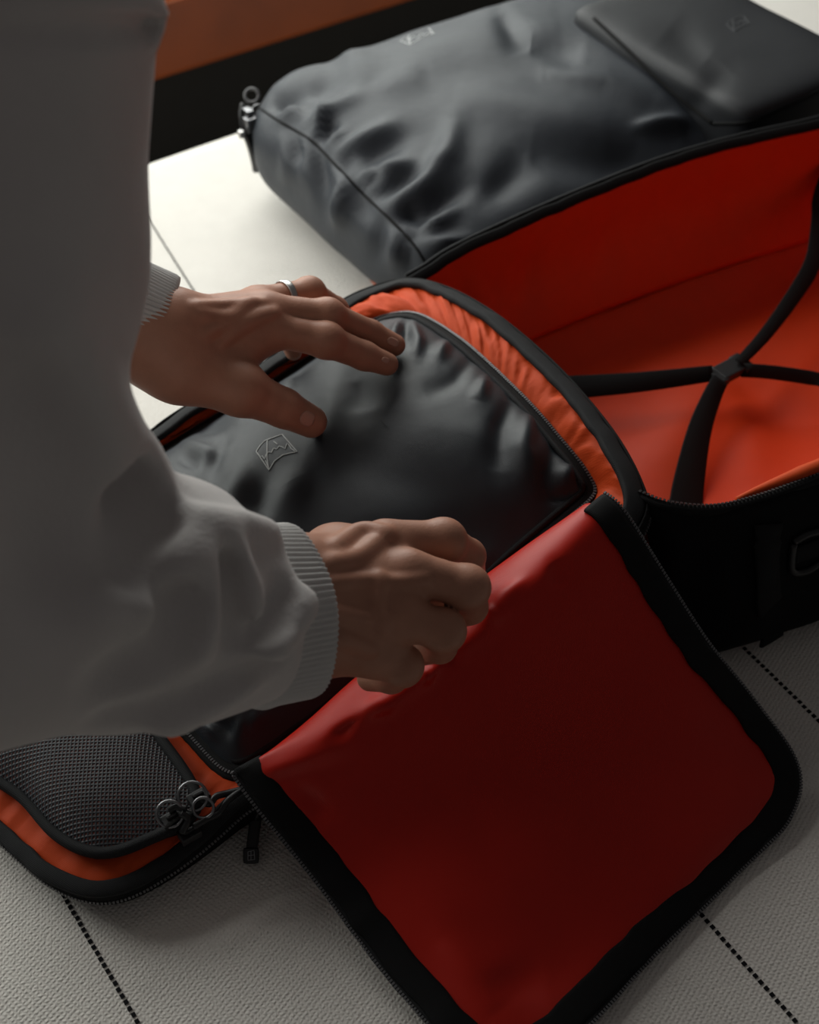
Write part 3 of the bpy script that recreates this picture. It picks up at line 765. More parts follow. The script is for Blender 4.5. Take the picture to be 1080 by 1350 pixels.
# ---- flap folded out of the lid onto the bed, its shade put into the colour
tv = [.200, .276, .348, .415, .484]
flap_rows = [
    [UV(-.486, v, z) for v, z in zip(tv, (.052, .070, .088, .108, .128))],
    [UV(-.482, v, z) for v, z in zip(tv, (.068, .098, .122, .146, .160))],
    P3([(330, 1010, .075), (480, 937, .110), (600, 850, .135), (700, 756, .160), (790, 668, .172)]),
    P3([(356, 1047, .064), (505, 965, .098), (628, 884, .120), (732, 795, .145), (822, 708, .158)]),
    P3([(432, 1142, .030), (575, 1060, .056), (698, 985, .075), (812, 898, .094), (908, 846, .098)]),
    P3([(516, 1254, .013), (648, 1180, .030), (778, 1092, .044), (888, 1004, .056), (982, 938, .050)]),
    P3([(596, 1348, .008), (718, 1275, .012), (838, 1182, .020), (950, 1090, .024), (1034, 1014, .020)]),
    P3([(648, 1402, .006), (738, 1352, .007), (838, 1248, .008), (940, 1149, .008), (1020, 1072, .010)]),
]
flap_strokes = [([(345, 1020), (400, 1000), (470, 972)], 0.004, 14), ([(395, 1040), (420, 1065), (410, 1080)], -0.004, 12), ([(470, 950), (440, 975)], -0.004, 9), ([(480, 935), (520, 925)], 0.004, 12),
    ([(570, 885), (555, 895)], 0.005, 10), ([(640, 815), (655, 805)], 0.005, 10), ([(690, 765), (650, 800)], 0.003, 10), ([(600, 860), (590, 880)], -0.004, 10), ([(730, 740), (745, 770)], -0.003, 12),
    ([(640, 1300), (720, 1290)], -0.003, 25), ([(580, 1240), (660, 1330)], 0.004, 25)]
fl, Gfl, Nfl = patch('folded_flap', flap_rows, 110, 100, 'red', pack, flap_strokes, 0.0016, 16, thick=0.0022, label='orange-lined flap folded out over the bed, coloured dark red as in shade')
Nu = grid_normals(Gfl); Nu = Nu if np.mean(Nu[..., 2]) > 0 else -Nu
rt = 110 * 2 // 7
# binding runs down the free edges; the corner is rounded by smoothing
path = np.vstack([Gfl[rt - 5:, 0], Gfl[-1, 1:-1], Gfl[rt - 5:, -1][::-1]])
nn = np.vstack([Nu[rt - 5:, 0], Nu[-1, 1:-1], Nu[rt - 5:, -1][::-1]])
nn = 0.5 * nn + ZD * 0.5
pth = catmull(path[::4], 220)
for _ in range(5): pth[1:-1] = 0.5 * pth[1:-1] + 0.25 * (pth[:-2] + pth[2:])
idx = np.array([int(np.argmin(np.linalg.norm(path - q, axis=1))) for q in pth]); pn = nn[idx]
fb = sweep('flap_binding', pth + ZD * 0.001, pn, 0.021, 0.0042, 'black', pack, n=12, wob=0.0022)
T_, U_, S_ = frames(pth, pn); cfl_ = pth.mean(0)
if np.mean(np.sum(S_ * (pth - cfl_), 1)) < 0: S_ = -S_
zpth = pth + S_ * 0.0105
sweep('flap_zip_tape', zpth, pn, 0.006, 0.003, 'binding', pack, n=8, wob=0.001)
teeth('zip_teeth', zpth + S_ * 0.0022, pn, 0.0024, 0.0024, 'teeth', pack, lift=0.001)

# ---- zip pulls of the lid
def split_ring(px, py, z, r, name='pull_ring'):
    return tube(name, ring_path(P(px, py, z), RX, RUP, r), 0.0011, 'metal', pack, closed=True, n=6)
def slider(px, py, z, ax):
    b_ = np.cross(ZD, ax)
    return boxes('zip_slider', [(P(px, py, z), ax, b_, ZD, (0.0075, 0.0045, 0.0035)), (P(px, py, z) + ZD * 0.004, ax, b_, ZD, (0.004, 0.0015, 0.0022))], 'plastic', pack, 0.0012)
slider(228, 1080, .058, -VD); slider(262, 1052, .060, -VD); slider(250, 1100, .046, VD)
split_ring(224, 1073, .064, .009); split_ring(254, 1050, .066, .010); split_ring(268, 1065, .062, .007)
for pts in ([(262, 1052, .064), (276, 1060, .06), (285, 1050, .062), (300, 1046, .06), (322, 1040, .06)], [(255, 1090, .055), (272, 1080, .056), (288, 1072, .056), (300, 1056, .06), (324, 1038, .06)],
            [(238, 1072, .066), (248, 1080, .062), (240, 1098, .055)], [(222, 1068, .066), (232, 1064, .066), (246, 1066, .066)]):
    tube('cord_pull', catmull(P3(pts), 26), 0.0024, 'plastic', pack)
pp = boxes('zip_pull', [(P(334, 1104, .012), (lambda a: a / np.linalg.norm(a))(P(331, 1130, .008) - P(338, 1075, .02)), RX, ZD, (0.015, 0.0042, 0.0016))], 'plastic', pack, 0.0014, label='black paddle zip pull')
bm = bmesh.new(); bm.from_mesh(pp.data); bm.to_mesh(pp.data); bm.free()
ppe = P(331, 1128, .0085)
boxes('zip_pull', [(ppe, RX, RUP, np.cross(RX, RUP), (0.0055, 0.0055, 0.0016))], 'plastic', pack, 0.0025)
tube('cord_pull', catmull(P3([(338, 1052, .045), (340, 1066, .03), (338, 1080, .02)]), 10), 0.0018, 'plastic', pack)
zb = bvh_of([o for o in pack.children if o.name.startswith('zip_pull')])
decal_lines('pull_mark', zb, [[(327, 1123), (335, 1121), (336, 1133), (327, 1134), (327, 1123)], [(331, 1122), (331, 1134)], [(327, 1128), (335, 1127)]], 0.0004, 'metal', pack, lift=0.0003)

# ================================================================== the person
# signed-distance sculpting: tapered capsules, smooth unions, dense surface net
def smin(a, b, k):
    h = np.clip(0.5 + 0.5 * (b - a) / k, 0, 1)
    return b + (a - b) * h - k * h * (1 - h)
def smax(a, b, k): return -smin(-a, -b, k)
def cap(p, a, b, ra, rb):
    a = np.asarray(a, np.float32); b = np.asarray(b, np.float32); ab = b - a
    t = np.clip((p - a) @ ab / max(float(ab @ ab), 1e-10), 0, 1)
    return np.linalg.norm(p - a - t[:, None] * ab, axis=1) - (ra + (rb - ra) * t)
def ell(p, c, axes, r):
    q = (p - np.asarray(c, np.float32)) @ np.asarray(axes, np.float32).T / np.asarray(r, np.float32)
    k = np.linalg.norm(q, axis=1)
    return (k - 1) * min(r)
def chain(p, pts, rs, k):
    d = None
    for i in range(len(pts) - 1):
        c = cap(p, pts[i], pts[i + 1], rs[i], rs[i + 1])
        d = c if d is None else smin(d, c, k)
    return d
def surface_net(f, lo, hi, h, newton=2):
    lo = np.asarray(lo, np.float32); n = np.ceil((np.asarray(hi) - lo) / h).astype(int) + 1
    n = ((n + 7) // 8) * 8
    A = np.full(n, 1.0, np.float32)
    nb = n // 8
    bi = np.stack(np.meshgrid(*[np.arange(k) for k in nb], indexing='ij'), -1).reshape(-1, 3)
    cen = lo + (bi * 8 + 3.5) * h
    fb = np.concatenate([f(c.astype(np.float32)) for c in np.array_split(cen, max(1, len(cen) // 200000 + 1))])
    rad = 4.6 * h * 1.75 + 0.010
    for b, v in zip(bi[fb <= -rad], fb[fb <= -rad]): A[b[0]*8:b[0]*8+8, b[1]*8:b[1]*8+8, b[2]*8:b[2]*8+8] = -1
    act = bi[np.abs(fb) < rad]
    off = np.stack(np.meshgrid(*[np.arange(8)] * 3, indexing='ij'), -1).reshape(-1, 3)
    for ch in np.array_split(act, max(1, len(act) // 400)):
        if not len(ch): continue
        g = (ch[:, None, :] * 8 + off[None]).reshape(-1, 3)
        A[g[:, 0], g[:, 1], g[:, 2]] = f((lo + g * h).astype(np.float32))
    S = A < 0
    c8 = [S[dx:n[0]-1+dx, dy:n[1]-1+dy, dz:n[2]-1+dz] for dx in (0, 1) for dy in (0, 1) for dz in (0, 1)]
    anyS = np.logical_or.reduce(c8); allS = np.logical_and.reduce(c8)
    cells = np.argwhere(anyS & ~allS)
    ID = np.full(n - 1, -1, np.int64); ID[cells[:, 0], cells[:, 1], cells[:, 2]] = np.arange(len(cells))
    co = [(dx, dy, dz) for dx in (0, 1) for dy in (0, 1) for dz in (0, 1)]
    vals = np.stack([A[cells[:, 0] + d[0], cells[:, 1] + d[1], cells[:, 2] + d[2]] for d in co], 1)
    acc = np.zeros((len(cells), 3)); cnt = np.zeros(len(cells))
    for i in range(8):
        for j in range(i + 1, 8):
            if sum(abs(a - b) for a, b in zip(co[i], co[j])) != 1: continue
            m = (vals[:, i] < 0) != (vals[:, j] < 0)
            t = np.where(m, vals[:, i] / np.where(m, vals[:, i] - vals[:, j], 1), 0)
            pt = np.array(co[i]) + t[:, None] * (np.array(co[j]) - np.array(co[i]))
            acc += np.where(m[:, None], pt, 0); cnt += m
    V = (lo + (cells + acc / cnt[:, None]) * h)
    for _ in range(newton):
        e = h * 0.6; f0 = f(V.astype(np.float32))
        g = np.stack([f((V + np.eye(3)[k] * e).astype(np.float32)) - f((V - np.eye(3)[k] * e).astype(np.float32)) for k in range(3)], 1) / (2 * e)
        gl = np.maximum(np.sum(g * g, 1, keepdims=True), 0.1)
        st = -g * f0[:, None] / gl
        l = np.linalg.norm(st, axis=1, keepdims=True); st *= np.minimum(1, h * 0.7 / np.maximum(l, 1e-9))
        V = V + st
    F = []
    for ax in range(3):
        a, b = [(1, 2), (2, 0), (0, 1)][ax]
        s0 = [slice(None)] * 3; s1 = [slice(None)] * 3; s0[ax] = slice(0, -1); s1[ax] = slice(1, None)
        e = np.argwhere(S[tuple(s0)] != S[tuple(s1)])
        e = e[(e[:, a] > 0) & (e[:, b] > 0) & (e[:, a] < n[a] - 1) & (e[:, b] < n[b] - 1)]
        ins = S[e[:, 0], e[:, 1], e[:, 2]]
        def idn(da, db):
            q = e.copy(); q[:, a] -= da; q[:, b] -= db; return ID[q[:, 0], q[:, 1], q[:, 2]]
        quad = np.stack([idn(1, 1), idn(0, 1), idn(0, 0), idn(1, 0)], 1)
        quad[~ins] = quad[~ins][:, ::-1]
        F.append(quad[(quad >= 0).all(1)])
    return V, np.vstack(F)
def trace(f, px, py, t0=0.3, t1=1.6):
    px = np.atleast_1d(np.asarray(px, float)); py = np.atleast_1d(np.asarray(py, float))
    d = ray(px, py); l = np.linalg.norm(d, axis=1, keepdims=True); d = d / l
    t = np.full(len(px), t0)
    for _ in range(90):
        t = t + 0.8 * f((CAMP + d * t[:, None]).astype(np.float32))
        t = np.minimum(t, t1)
    return CAMP + d * t[:, None]
def fast_mesh(name, V, F, m, parent, label=None):
    me = bpy.data.meshes.new(name)
    me.vertices.add(len(V)); me.vertices.foreach_set('co', np.asarray(V, np.float32).ravel())
    me.loops.add(len(F) * 4); me.loops.foreach_set('vertex_index', np.asarray(F, np.int32).ravel())
    me.polygons.add(len(F)); me.polygons.foreach_set('loop_start', np.arange(0, len(F) * 4, 4, dtype=np.int32))
    me.polygons.foreach_set('loop_total', np.full(len(F), 4, np.int32))
    me.update(calc_edges=True); me.validate()
    return link(name, me, m, parent, True, label)

# ---- joints
SHR = D(-8, -160, 0.625); ELR = D(-75, 800, 0.665); WRR = P(392, 800, 0.240)
MIDS = SHR - UD * 0.18 - VD * 0.15 + ZD * 0.02
SHL = SHR - UD * 0.36 - VD * 0.16
WRL = P(216, 444, 0.236); ELL_ = SHL * 0.40 + WRL * 0.60 - VD * 0.08 - ZD * 0.06 - UD * 0.03
HIPM = SHR - UD * 0.14 - VD * 0.64 - ZD * 0.16
person = thing('person', 'person in a light grey sweatshirt bending over the backpack with both hands on it', 'person', UV(uvof(HIPM)[0], uvof(HIPM)[1], -0.55))

# ---- right hand (its back up, fingers curled over the pouch edge)
RH = {
 'index': ([P(508, 714, .224), P(585, 714, .214), P(617, 733, .184), P(622, 752, .162)], (.0142, .0134, .0116, .0095)),
 'middle': ([P(540, 754, .226), P(616, 775, .212), P(620, 800, .178), P(594, 815, .158)], (.0138, .0130, .0112, .0092)),
 'ring': ([P(525, 812, .213), P(585, 832, .198), P(580, 852, .167), P(556, 860, .147)], (.0134, .0124, .0108, .0090)),
 'little': ([P(492, 860, .194), P(530, 878, .180), P(516, 892, .152), P(488, 894, .138)], (.0132, .0120, .0106, .0088)),
 'thumb': ([P(440, 735, .215), P(500, 740, .190), P(556, 785, .176), P(580, 812, .160)], (.0185, .0145, .0118, .0095)),
}
RWA, RWB = P(385, 757, .243), P(392, 838, .222)
R_FORE = ELR * 0.55 + WRR * 0.45
# ---- left hand (flat on the pouch, thumb out)
LH = {
 'index': ([P(352, 432, .219), P(430, 449, .206), P(480, 469, .184), P(510, 480, .1735)], (.0138, .0128, .0112, .0092)),
 'middle': ([P(350, 410, .226), P(432, 417, .212), P(488, 440, .184), P(520, 455, .172)], (.0136, .0124, .0108, .0090)),
 'ring': ([P(338, 400, .220), P(408, 387, .207), P(442, 408, .174), P(457, 423, .155)], (.0126, .0116, .0104, .0088)),
 'little': ([P(318, 405, .196), P(362, 418, .172), P(378, 442, .150), P(387, 464, .134)], (.0105, .0095, .0085, .0072)),
 'thumb': ([P(245, 488, .216), P(318, 514, .201), P(374, 538, .179), P(410, 556, .162)], (.0215, .0182, .0148, .0125)),
}
LWA, LWB = P(222, 422, .246), P(213, 466, .226)
L_FORE = ELL_ * 0.5 + WRL * 0.5

def hand_sdf(H, wa, wb, fore, rw, bumps, rfore=0.036):
    def f(p):
        # palm: four metacarpals fanned from the wrist
        d = None
        ws = {'index': 0.12, 'middle': 0.38, 'ring': 0.65, 'little': 0.9}
        for k, w in ws.items():
            a = wa * (1 - w) + wb * w; b = H[k][0][0]
            dn = np.array([0, 0, -0.006])
            c = cap(p, a + dn, b + dn * 0.6, rw * 0.92, 0.0142)
            d = c if d is None else smin(d, c, 0.022)
        wr = smin(cap(p, wa, fore, rw, rfore), cap(p, wb, fore, rw, rfore), 0.02)
        d = smin(d, wr, 0.022)
        th, tr = H['thumb']
        tc = cap(p, wa * 0.5 + wb * 0.5, th[0], rw * 0.85, tr[0]); d = smin(d, tc, 0.02)
        d = smin(d, cap(p, th[0], th[1], tr[0], tr[1]), 0.014)
        web = cap(p, th[0] * 0.38 + th[1] * 0.62, H['index'][0][0] * 0.85 + wa * 0.15 - ZD * 0.008 - RUP * 0.005, 0.0125, 0.0130); d = smin(d, web, 0.015)
        out = d
        for k, (pts, rs) in H.items():
            if k == 'thumb': fd = chain(p, pts[1:], rs[1:], 0.004)
            else:
                fd = chain(p, pts, rs, 0.004)
            kn = np.linalg.norm(p - (pts[1] + ZD * 0.0008).astype(np.float32), axis=1) - rs[1] * 1.06
            fd = smin(fd, kn, 0.006)
            out = np.minimum(out, smin(d, fd, 0.0065))
        for pts, r, k in bumps:
            for a, b in zip(pts[:-1], pts[1:]): out = smin(out, cap(p, a, b, r, r), k)
        return out
    return f
def raised(f, strokes, r, k, sink):
    """veins and tendons: thin cords laid just under the skin where the photograph shows them"""
    out = []
    for pts in strokes:
        C = catmull(np.array([(x, y, 0) for x, y in pts], float), 2 + 3 * len(pts))[:, :2]
        q = trace(f, C[:, 0], C[:, 1]); d = ray(C[:, 0], C[:, 1]); d /= np.linalg.norm(d, axis=1, keepdims=True)
        out.append(([a for a in (q + d * sink)], r, k))
    return out
f0 = hand_sdf(RH, RWA, RWB, R_FORE, 0.0235, [])
rb = raised(f0, [[(430, 745), (470, 735), (500, 712), (512, 704)], [(440, 722), (475, 700), (508, 706)]], 0.0020, 0.008, 0.0034)
rb += raised(f0, [[(435, 768), (490, 765), (520, 768), (560, 764)], [(430, 805), (480, 815), (520, 815)], [(440, 840), (470, 850), (490, 858)], [(500, 760), (497, 800), (505, 830)]], 0.0020, 0.006, 0.0022)
fR = hand_sdf(RH, RWA, RWB, R_FORE, 0.0235, rb)
f0 = hand_sdf(LH, LWA, LWB, L_FORE, 0.0225, [])
lb = raised(f0, [[(255, 405), (300, 403), (345, 400)], [(270, 440), (310, 425), (350, 412)], [(290, 452), (320, 430), (362, 412)], [(260, 415), (300, 418), (330, 400)]], 0.0022, 0.0065, 0.0021)
fL = hand_sdf(LH, LWA, LWB, L_FORE, 0.0225, lb)
def bounds(H, *pts, pad=0.05):
    q = np.array([x for k in H.values() for x in k[0]] + list(pts)); return q.min(0) - pad, q.max(0) + pad
lo_, hi_ = bounds(RH, RWA, RWB, R_FORE); VR, FR = surface_net(fR, lo_, hi_, 0.0016)
lo_, hi_ = bounds(LH, LWA, LWB, L_FORE); VL, FL = surface_net(fL, lo_, hi_, 0.0016)
# ---- rest of the body, mostly out of the picture or under cloth
FACE = VD * 0.86 - ZD * 0.5; FACE /= np.linalg.norm(FACE)
LAT = -UD; CROWN = np.cross(FACE, LAT); CROWN = CROWN if CROWN[2] > 0 else -CROWN
HEAD = MIDS + VD * 0.15 + ZD * 0.18 - FACE * 0.0
AX = np.array([LAT, FACE, CROWN])
def hp(x, y, z): return HEAD + LAT * x + FACE * y + CROWN * z
HIPR, HIPL = HIPM + UD * 0.09, HIPM - UD * 0.09
KNR, KNL = HIPR - ZD * 0.43 + VD * 0.01 + UD * 0.02, HIPL - ZD * 0.43 + VD * 0.01 - UD * 0.02
ANR = np.array([*(KNR - VD * 0.04)[:2], -0.47]); ANL = np.array([*(KNL - VD * 0.04)[:2], -0.47])
def f_body(p):
    d = cap(p, MIDS - VD * .05, HIPM, 0.115, 0.12)
    d = smin(d, cap(p, SHR + LAT * .04, SHL - LAT * .04, 0.06, 0.06), 0.06)
    for a, b, c in ((SHR, ELR, R_FORE), (SHL, ELL_, L_FORE)):
        d = smin(d, chain(p, [a, b, c], (.05, .042, .036), .02), 0.03)
    d = smin(d, cap(p, MIDS + VD * .03 + ZD * .03, hp(0, -.02, -.06), .06, .052), 0.03)
    for h, k, a in ((HIPR, KNR, ANR), (HIPL, KNL, ANL)): d = smin(d, chain(p, [h, k, a], (.085, .058, .042), .03), 0.04)
    # head
    d = smin(d, ell(p, hp(0, -.01, .02), AX, (.076, .096, .095)), 0.03)
    d = smin(d, ell(p, hp(0, .035, -.055), AX, (.055, .055, .06)), 0.03)
    d = smin(d, cap(p, hp(0, .088, .012), hp(0, .108, -.022), .009, .013), 0.012)
    d = smin(d, cap(p, hp(-.032, .080, .032), hp(.032, .080, .032), .012, .012), 0.015)
    d = smin(d, cap(p, hp(-.016, .086, -.052), hp(.016, .086, -.052), .009, .009), 0.008)
    d = smin(d, ell(p, hp(0, .078, -.092), AX, (.022, .02, .018)), 0.02)
    for s in (-1, 1):
        d = smax(d, -(np.linalg.norm(p - hp(.032 * s, .098, .008).astype(np.float32), axis=1) - .016), 0.01)
        d = smin(d, ell(p, hp(.078 * s, -.012, -.005), AX, (.009, .019, .032)), 0.006)
    return d
q = np.array([HEAD, SHR, SHL, HIPR, HIPL, ANR, ANL, ELR, ELL_]); VB, FB = surface_net(f_body, q.min(0) - 0.16, q.max(0) + 0.16, 0.0065, 1)
VV = np.vstack([VR, VL, VB]); FF = np.vstack([FR, FL + len(VR), FB + len(VR) + len(VL)])
body = fast_mesh('body', VV, FF, 'skin', person)
handb = BVHTree.FromPolygons([Vector(v) for v in np.vstack([VR, VL]).tolist()], [tuple(f) for f in np.vstack([FR, FL + len(VR)]).tolist()])
def nail(centre_px, axis_px, ln, wd, name='fingernail'):
    """a curved plate laid on the finger end; centre and direction are read on the photograph"""
    c = np.array(centre_px, float); a = np.array(axis_px, float); a /= np.linalg.norm(a); b = np.array([-a[1], a[0]])
    R = []
    n1, n2 = 9, 9
    for i in range(n1):
        x = -1 + 2 * i / (n1 - 1)
        for j in range(n2):
            y = -1 + 2 * j / (n2 - 1)
            yy = y * (1 - 0.75 * abs(x) ** 4)
            l, nn = hit(handb, *(c + a * x * ln / 2 + b * yy * wd / 2))
            if l is None: return None
            R.append(l + nn * 0.0004)
    o = mesh(name, R, grid_faces(n1, n2), 'nail', person)
    solid(o, 0.0006, 0)
    return o
nail((405, 552), (36, 18), 19, 19)
nail((518, 451), (30, 16), 16, 10)
nail((508, 475), (30, 12), 10, 7)

# ---- sweatshirt
axr = D(430, 798, 0.835) - D(275, 822, 0.790); axr /= np.linalg.norm(axr)
axl = WRL - ELL_; axl /= np.linalg.norm(axl)
mr = D(388, 806, 0.815); ml = P(206, 432, .236) + axl * 0.004
AXR, AXL = axr.astype(np.float32), axl.astype(np.float32)
CUFR, CUFL = (mr - axr * 0.030).astype(np.float32), (ml - axl * 0.026).astype(np.float32)
def sw_base(p):
    r = chain(p, [SHR, SHR * .5 + ELR * .5, ELR], (.080, .082, .071), .02)
    fore = chain(p, [ELR] + [ELR * (1 - t_) + WRR * t_ + RUP * o_ for t_, o_ in ((.45, .005), (.57, .003), (.66, -.006), (.76, -.005), (.86, -.003))] + [WRR], (.066, .072, .069, .058, .053, .050, .050), .008)
    fore = smax(fore, (p - CUFR) @ AXR, 0.012)
    r = smin(r, fore, 0.028)
    l = chain(p, [SHL, ELL_, ELL_ * .25 + WRL * .75, WRL], (.095, .075, .052, .042), .02)
    l = smax(l, (p - CUFL) @ AXL, 0.012)
    t = cap(p, MIDS - VD * .10, HIPM + VD * .03, .145, .150)
    t = smin(t, cap(p, SHR - UD * .05 - VD * .03, SHL + UD * .05 - VD * .03, .085, .085), 0.06)
    d = smin(smin(t, r, 0.05), l, 0.05)
    return d
sw_ridges = [  # (px polyline, radius, sink, blend)
    ([(264, 700), (269, 740), (267, 790), (256, 846)], .012, .0030, .011),
    ([(292, 708), (318, 765), (332, 822), (352, 848)], .010, .0010, .009),
    ([(408, 785), (382, 818), (352, 849)], .010, .0010, .009),
    ([(190, 650), (214, 690), (240, 730)], .012, .0040, .012),
    ([(270, 697), (310, 694), (350, 704)], .009, .002, .010),
    ([(50, 440), (108, 545), (158, 604)], .018, .008, .03),
    ([(130, 780), (160, 770), (200, 790)], .018, .009, .03),
    ([(350, 860), (300, 900), (230, 940)], .012, .005, .016),
    ([(0, 26), (100, 26), (185, 24)], .014, .0120, .010),
]
sw_valleys = [
    ([(238, 800), (232, 830), (210, 862), (150, 900)], .012, .0045, .014),
    ([(295, 745), (304, 790), (308, 835)], .008, .0015, .010),
    ([(208, 668), (218, 690)], .007, .002, .010),
    ([(372, 785), (362, 812), (345, 828)], .008, .002, .010),
    ([(366, 868), (300, 898), (250, 922), (140, 952)], .006, .0035, .012),
    ([(0, 38), (100, 36), (200, 34)], .005, .003, .008),
    ([(165, 640), (180, 690), (170, 740)], .012, .005, .02),
    ([(20, 560), (60, 640), (70, 720)], .02, .011, .03),
]
def on_sweat(pts, sink, sign):
    C = catmull(np.array([(x, y, 0) for x, y in pts], float), 3 + 3 * len(pts))[:, :2]
    q = trace(sw_base, C[:, 0], C[:, 1], 0.25, 1.3); d = ray(C[:, 0], C[:, 1]); d /= np.linalg.norm(d, axis=1, keepdims=True)
    ok = np.abs(sw_base(q.astype(np.float32))) < 0.004
    i0 = int(np.argmax(ok)); i1 = len(ok) - int(np.argmax(ok[::-1]))      # keep only the stretch that lies on the cloth
    return (q + d * sink * sign)[i0:i1][ok[i0:i1]]
SWR = [(on_sweat(p_, s_, 1), r_, k_) for p_, r_, s_, k_ in sw_ridges]
SWV = [(on_sweat(p_, s_, -1), r_, k_) for p_, r_, s_, k_ in sw_valleys]
SW_FINE = [np.vstack([c[0] for c in SWR + SWV]).min(0) - 0.06, np.vstack([c[0] for c in SWR + SWV]).max(0) + 0.06]
def f_sweat(p):
    d = sw_base(p)
    near = np.all((p > SW_FINE[0]) & (p < SW_FINE[1]), axis=1)
    if near.any():
        q = p[near]; e = d[near].copy()
        for S_, sgn in ((SWR, 1), (SWV, -1)):
            for C, r, k in S_:
                w = np.all((q > C.min(0) - r - k - .005) & (q < C.max(0) + r + k + .005), axis=1)
                if not w.any(): continue
                qq = q[w]; c = np.min([cap(qq, a, b, r, r) for a, b in zip(C[:-1], C[1:])], axis=0)
                e[w] = smin(e[w], c, k) if sgn > 0 else smax(e[w], -c, k)
        d = d.copy(); d[near] = e
    # openings: cut the cloth at waist and neck
    d = smax(d, (p - (HIPM - VD * 0.09).astype(np.float32)) @ (-VD).astype(np.float32), 0.01)
    return d
q = np.array([SHR, SHL, HIPM - VD * .1, ELR, ELL_, WRR, WRL]); VS, FS = surface_net(f_sweat, q.min(0) - 0.17, q.max(0) + 0.17, 0.0040, 1)
def relax(V, F, it):
    E = np.vstack([F[:, [0, 1]], F[:, [1, 2]], F[:, [2, 3]], F[:, [3, 0]]])
    cnt = np.bincount(E[:, 0], minlength=len(V)) + np.bincount(E[:, 1], minlength=len(V))
    for _ in range(it):
        A = np.stack([np.bincount(E[:, 0], V[E[:, 1], k], len(V)) + np.bincount(E[:, 1], V[E[:, 0], k], len(V)) for k in range(3)], 1)
        V = 0.45 * V + 0.55 * A / np.maximum(cnt, 1)[:, None]
    return V
VS = relax(VS, FS, 2)
sweat = fast_mesh('sweatshirt', VS, FS, 'sweat', person, label='light grey cotton sweatshirt')

def cuff(name, c, ax, up, r0, r1, length, ribs, squash=0.9, turn=0.006):
    """ribbed band: from the sleeve end (r0) to the mouth (r1), rolled inside"""
    ax = ax / np.linalg.norm(ax); up = up - ax * (up @ ax); up /= np.linalg.norm(up); sd = np.cross(ax, up)
    prof = [(-0.10, r0 * 0.86), (0.0, r0), (0.12, r0 * 1.015), (0.35, r0 * .6 + r1 * .4), (0.65, r0 * .2 + r1 * .8), (0.9, r1), (1.0, r1 - 0.0012), (1.02, r1 - 0.003), (0.98, r1 - 0.0048), (0.6, r1 - 0.006), (0.2, r1 - 0.006)]
    n = ribs * 6; V = []
    for t, r in prof:
        for j in range(n):
            a = 2 * PI * j / n
            rb_ = 0.0008 * math.cos(ribs * a) if 0.02 < t <= 1.0 else 0.0
            w = 0.0018 * math.sin(2 * a + t * 2) + 0.0010 * math.sin(5 * a + 1)
            V.append(c + ax * (t * length) + (up * math.cos(a) * squash + sd * math.sin(a)) * (r + rb_ + w))
    o = mesh(name, V, grid_faces(len(prof), n, closed=True), 'rib', sweat, label='ribbed grey cuff')
    bm = bmesh.new(); bm.from_mesh(o.data); bmesh.ops.recalc_face_normals(bm, faces=bm.faces); bm.to_mesh(o.data); bm.free()
    return o
# right cuff: mouth ellipse read from the photograph
cuff('cuff', mr - axr * 0.036, axr, RUP, 0.0540, 0.0515, 0.038, 84, 1.0)
cuff('cuff', ml - axl * 0.032, axl, RUP, 0.044, 0.041, 0.034, 72, 0.95)
# waist and neck ribs
cuff('hem', HIPM - VD * 0.045, -VD, ZD, 0.150, 0.143, 0.05, 120, 0.98)
cuff('collar', MIDS + VD * .02 + ZD * .055, CROWN * .7 + VD * .5, LAT, 0.088, 0.075, 0.025, 70, 1.0)

# ---- wedding band on the left hand
a_, b_ = LH['ring'][0][0], LH['ring'][0][1]
tdir = (b_ - a_) / np.linalg.norm(b_ - a_)
rc = trace(fL, [373], [390])[0] ; tproj = 0.54 * np.linalg.norm(b_ - a_); rc = a_ + tdir * tproj
sx_ = np.cross(tdir, ZD); sx_ /= np.linalg.norm(sx_); sz_ = np.cross(sx_, tdir)
rr = 0.0134
rp_ = np.array([rc + (sx_ * math.cos(2 * PI * i / 40) + sz_ * math.sin(2 * PI * i / 40)) * rr for i in range(40)])
sweep('finger_ring', rp_, np.array([sx_ * math.cos(2 * PI * i / 40) + sz_ * math.sin(2 * PI * i / 40) for i in range(40)]), 0.0058, 0.0018, 'steel', person, closed=True, n=10, label='plain silver band on the ring finger')

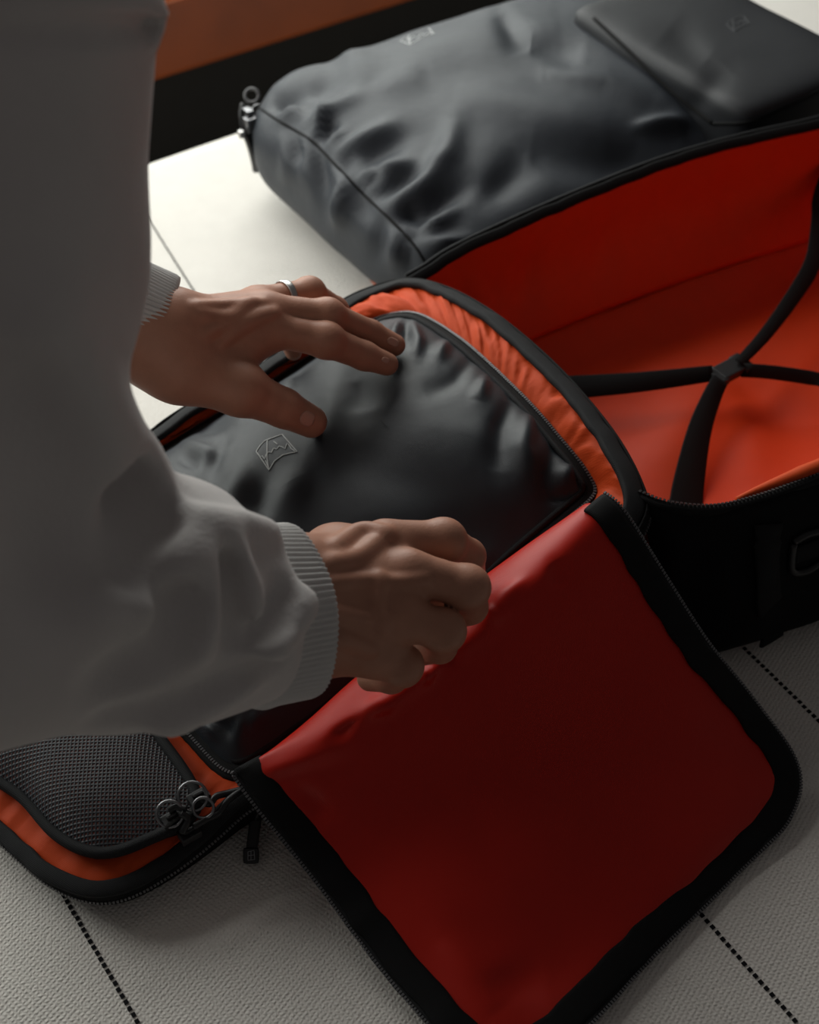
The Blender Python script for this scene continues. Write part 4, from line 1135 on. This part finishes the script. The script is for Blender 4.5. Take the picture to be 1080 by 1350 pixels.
# ---- head details, trousers and shoes (outside the picture)
for s in (-1, 1):
    V, F = superbox(0, 0, .0125, .0125, 0, .0125, 1, 1, 24, 14); V = V + hp(.032 * s, .078, .008)
    e = mesh('eye', V, F, 'eye', person)
    V2, F2 = superbox(0, 0, .006, .006, 0, .006, 1, 1, 16, 10); mesh('iris', V2 + hp(.032 * s, .0862, .008), F2, 'iris', e)
    tube('eyebrow', catmull([hp(.015 * s, .094, .030), hp(.034 * s, .094, .036), hp(.052 * s, .080, .030)], 12), 0.0028, 'hair', person)
tube('lips', catmull([hp(-.022, .090, -.052), hp(0, .098, -.051), hp(.022, .090, -.052)], 14), np.concatenate([np.linspace(.002, .0052, 7), np.linspace(.0052, .002, 7)]), 'lip', person)
def f_hair(p):
    d = ell(p, hp(0, -.016, .032), AX, (.086, .104, .098))
    d = smax(d, (p - hp(0, .055, .045).astype(np.float32)) @ (FACE * .85 - CROWN * .5).astype(np.float32), .012)
    d = smax(d, (p - hp(0, -.02, -.045).astype(np.float32)) @ (-CROWN).astype(np.float32), .012)
    n_ = np.sin(p @ (LAT * 260).astype(np.float32) + 3 * np.sin(p @ (CROWN * 60).astype(np.float32)))
    return d + 0.0018 * n_
VH, FH = surface_net(f_hair, HEAD - 0.16, HEAD + 0.16, 0.005, 1)
fast_mesh('hair', VH, FH, 'hair', person, label='short dark hair')
def f_tr(p):
    d = cap(p, HIPM - VD * .0, HIPM - VD * .02 - ZD * .05, .146, .146)
    for h, k, a in ((HIPR, KNR, ANR), (HIPL, KNL, ANL)): d = smin(d, chain(p, [h, k, a], (.108, .085, .072), .03), 0.05)
    return smax(d, -(p[:, 2] + 0.475), 0.006)
q = np.array([HIPR, HIPL, ANR, ANL]); VT, FT = surface_net(f_tr, q.min(0) - 0.17, q.max(0) + 0.17, 0.008, 1)
fast_mesh('trousers', VT, FT, 'trousers', person, label='dark trousers')
for A_ in (ANR, ANL):
    b0_ = np.array([A_[0], A_[1], -0.55])
    def f_sh(p):
        d = smin(cap(p, b0_ + ZD * .045 - VD * .03, b0_ + ZD * .03 + VD * .14, .042, .036), cap(p, b0_ + ZD * .05, b0_ + ZD * .09, .044, .046), .03)
        return smax(d, -(p[:, 2] + 0.535), .004)
    Vq, Fq = surface_net(f_sh, b0_ - 0.2, b0_ + 0.24, 0.006, 1); sh = fast_mesh('shoe', Vq, Fq, 'shoe', person)
    V, F = superbox(0, 0, .043, .115, 0, .009, .7, .4, 40, 12); mesh('sole', V + b0_ + VD * .055 + ZD * .0095, F, 'sole', sh)
